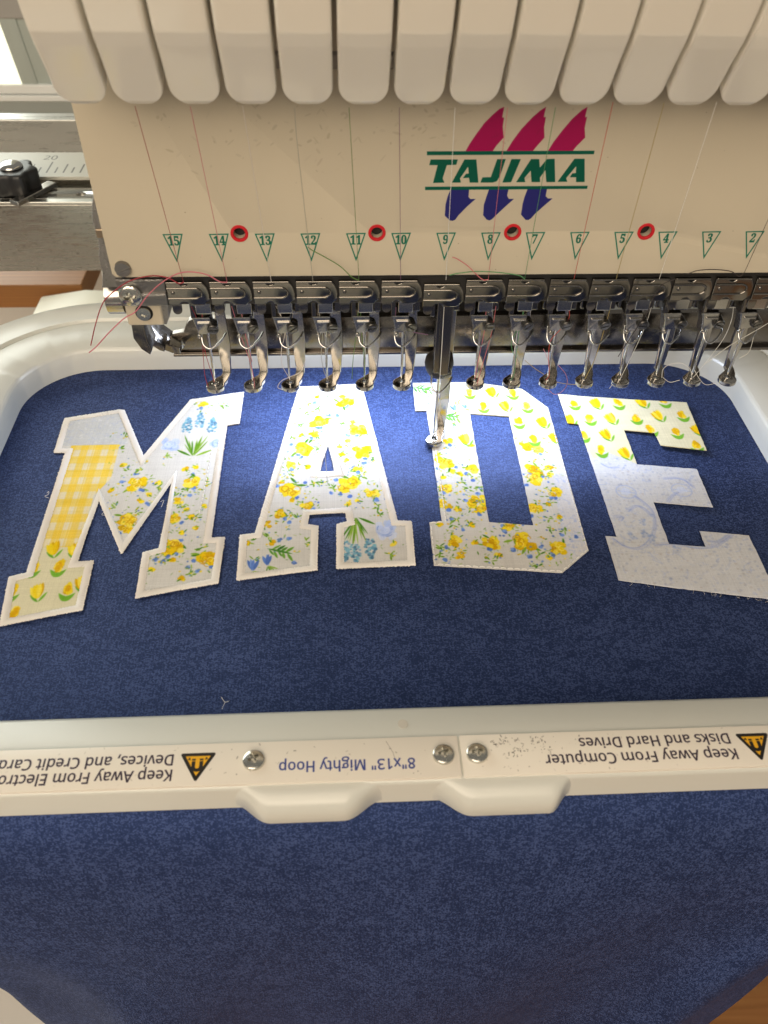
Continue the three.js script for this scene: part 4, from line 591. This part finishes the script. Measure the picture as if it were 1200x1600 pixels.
// ------------------------------------------------------------------ behind the head, left
const mGalv = mat([0.47, 0.475, 0.46], 0.42, 1, { roughnessMap: rep(smudge, 2), map: (() => { const t = canvasTex(512, 512, (c) => { c.fillStyle = 'rgb(235,232,226)'; c.fillRect(0, 0, 512, 512); for (let i = 0; i < 420; i++) { c.globalAlpha = rr(0.05, 0.22); c.fillStyle = rnd() < 0.5 ? 'rgb(120,116,110)' : 'rgb(255,255,250)'; c.beginPath(); c.ellipse(rr(0, 512), rr(0, 512), rr(1, 14), rr(1, 8), rr(0, 3), 0, 7); c.fill(); } c.globalAlpha = 1; }); t.wrapS = t.wrapT = THREE.RepeatWrapping; t.repeat.set(6, 1); return t; })() });
{
  const b = thing('steel_beam', 'grey steel beam crossing behind the machine head at the left', 'beam', [0, 0, 0]);
  part('beam', box(-420, -90, 3, 42.4, -236, -200, 0.8), mGalv, b);
  part('top_lip', box(-420, -90, 42.4, 44.2, -203.5, -199.2, 0.5), mat([0.6, 0.6, 0.56], 0.3, 1), b);
}
{
  const rulerTex = canvasTex(1024, 256, (c) => {     // 128 mm by 32 mm
    c.scale(8, 8); c.fillStyle = 'rgb(222,222,210)'; c.fillRect(0, 0, 128, 32); c.fillStyle = 'rgb(60,58,54)';
    for (let i = 0; i < 40; i++) { const x = 91 + (i - 20) * 4.7; if (x < 2 || x > 126) continue; const l = (i % 2) ? 7 : (i === 20 ? 14 : 11); c.globalAlpha = 0.75; c.fillRect(x - 0.45, 27 - l, 0.9, l); }
    c.globalAlpha = 1; c.font = '7.5px sans-serif'; c.textAlign = 'center'; c.fillText('20', 88.5, 10);
  });
  const r = thing('ruler', 'white steel scale with black division marks and the number 20', 'ruler', [0, 0, 0]);
  const g = box(-275, -147, 45, 47, -262, -226, 0.3), p = g.attributes.position, uv = g.attributes.uv; for (let i = 0; i < p.count; i++) uv.setXY(i, (p.getX(i) / MM + 275) / 128, 1 - (p.getZ(i) / MM + 262) / 36);
  part('scale', g, mat([0.72, 0.72, 0.72], 0.4, 0, { map: rulerTex }), r);
  const low = part('slotted_rail', flatten([plate([[-420, -218], [-120, -218], [-120, -204], [-420, -204]], 40.5, 44, 0.3, [circle(-160.8, -210, 2.6, 20)])]), mat([0.46, 0.45, 0.43], 0.35, 1, { roughnessMap: rep(smudge, 2) }), r);
  part('rail_gap', box(-420, -120, 38, 40, -226, -204, 0.2), mBlack, r);
}
{
  const k = thing('clamp_knob', 'black lobed clamping knob with a shiny metal cap beside the ruler', 'knob', [-196, 44, -214]);
  const s = new THREE.Shape(); for (let i = 0; i <= 60; i++) { const a = i / 60 * Math.PI * 2, r = 12.2 + 1.5 * Math.cos(a * 6); i ? s.lineTo(r * Math.cos(a), r * Math.sin(a)) : s.moveTo(r * Math.cos(a), r * Math.sin(a)); }
  part('grip', slab(s, 1, 13, 1.6, 4).rotateX(-Math.PI / 2), mat([0.016, 0.016, 0.017], 0.35), k);
  part('cap', dome(6.2, 3.2).rotateX(-Math.PI / 2).translate(0, 13 * MM, 0), mChrome, k);
  part('lever', box(10, 16, 0.4, 3, -14, 16, 0.6).rotateY(-0.5), mSteel, k);
}
{
  const r = thing('cover_plate', 'smooth grey metal plate standing behind the white scale', 'plate', [0, 0, 0]);
  part('plate', box(-460, -90, 12, 52.6, -312, -300, 1), mat([0.52, 0.52, 0.49], 0.45, 0.55, { roughnessMap: rep(smudge, 1) }), r);
}
{
  const w = thing('window', 'bright window with grey frame far behind the machine at the upper left', 'window', [0, 0, 0]);
  const mFrame = mat([0.42, 0.47, 0.44], 0.45), mRail = mat([0.82, 0.85, 0.84], 0.3);
  part('pane', box(-1700, -343, -48, 700, -704, -698, 0.5, 1), new THREE.MeshStandardMaterial({ color: lin(0.8, 0.8, 0.7), emissive: lin(1, 1, 0.80), emissiveIntensity: 1.0, roughness: 0.4 }), w);
  part('frame', flatten([slab([[-343, -48], [-327, -48], [-334, 20], [-334, 700], [-351, 700], [-351, 20]], -703, -697, 0.5), slab([[-327, -48], [-240, -48], [-240, 700], [-334, 700], [-334, 20]], -702, -698.5, 0.5)]), mFrame, w);
  part('sill_rail', flatten([box(-1700, -240, -57, -47.6, -704, -695, 1.5), box(-1700, -240, -63.5, -57.6, -704, -693, 1)]), mRail, w);
  part('lower_rail', box(-1700, -240, -110, -63.6, -704, -695, 1), mat([0.34, 0.37, 0.35], 0.5), w);
  part('top_bar', box(-1700, -300, 12, 60, -706, -696, 2), mat([0.36, 0.35, 0.33], 0.6), w);
}
const woodTex = canvasTex(1024, 512, (c) => { c.fillStyle = 'rgb(172,118,66)'; c.fillRect(0, 0, 1024, 512); for (let i = 0; i < 700; i++) { c.globalAlpha = rr(0.04, 0.2); c.strokeStyle = rnd() < 0.6 ? 'rgb(112,70,34)' : 'rgb(212,160,100)'; c.lineWidth = rr(0.6, 3); const y = rr(0, 512); c.beginPath(); c.moveTo(0, y); c.bezierCurveTo(300, y + rr(-14, 14), 700, y + rr(-14, 14), 1024, y + rr(-8, 8)); c.stroke(); } c.globalAlpha = 1; });
woodTex.wrapS = woodTex.wrapT = THREE.RepeatWrapping;
const mWood = mat([0.85, 0.85, 0.85], 0.5, 0, { map: rep(woodTex, 3, 3) });
{
  single('wooden_board', box(-520, -203, -78, -60, -420, -300, 1), mat([0.9, 0.86, 0.8], 0.5, 0, { map: rep(woodTex, 1) }), 'brown wooden board below the grey steel beam', 'board');
  single('cream_housing', flatten([slab([[-231, -66], [-200, -61], [-178, -62], [-172, -90], [-172, -200], [-236, -200]], -299, -190, 6, 4)]), mat([0.86, 0.81, 0.66], 0.4), 'pale cream moulded housing under the beam, behind the hoop corner', 'housing');
  single('white_bed_cover', slab([[88, -20], [88, 2], [92, 6], [440, 6], [440, -20]], -420, -156, 2, 3), mat([0.82, 0.82, 0.78], 0.4), 'white cover glimpsed behind the rightmost needles above the dark bar', 'cover');
  single('white_post', cyl(9, 9, 140, 24).translate(-166 * MM, -60 * MM, -262 * MM), mat([0.75, 0.74, 0.68], 0.35), 'small white post between the cream housing and the machine head', 'post');
  const t = thing('table', 'tan work table under the machine, glimpsed left of the hoop', 'table', [0, 0, 0]);
  part('tabletop', box(-700, 500, -232, -200, -700, 40, 3), mat([0.40, 0.30, 0.22], 0.55), t);
  for (const [x, z] of [[-680, -680], [480, -680], [-680, 20], [480, 20]]) part('leg', box(x - 15, x + 15, -760, -232, z - 15, z + 15, 2), mSteelDark, t);
  const s = thing('side_table', 'white table corner at the lower left beside the hanging fabric', 'table', [0, 0, 0]);
  part('tabletop', box(-700, -150, -330, -300, 60, 400, 6, 4), mat([0.72, 0.70, 0.66], 0.5), s);
  for (const [x, z] of [[-680, 80], [-170, 80], [-680, 380], [-170, 380]]) part('leg', box(x - 12, x + 12, -760, -330, z - 12, z + 12, 2), mat([0.7, 0.68, 0.64], 0.5), s);
}
{
  const f = new THREE.PlaneGeometry(3, 3); f.rotateX(-Math.PI / 2).translate(0, -0.76, 0);
  const m = finish(new THREE.Mesh(f, mWood)); m.name = 'floor'; m.userData = { kind: 'structure', label: 'warm brown wooden floor seen past the lower right of the fabric' }; scene.add(m);
}
{
  const l = thing('ceiling_lamp', 'square ceiling light panel above the work place', 'lamp', [0, 0, 0]);
  const g = new RoundedBoxGeometry(KEY.size[0], KEY.size[1], 0.008, 2, 0.003);
  const m = part('diffuser', g, new THREE.MeshStandardMaterial({ color: 0xffffff, emissive: lin(...KEY.color), emissiveIntensity: 3 }), l);
  m.position.set(...KEY.pos); m.lookAt(0, 0.05, 0);
}
renderer.render(scene, camera);
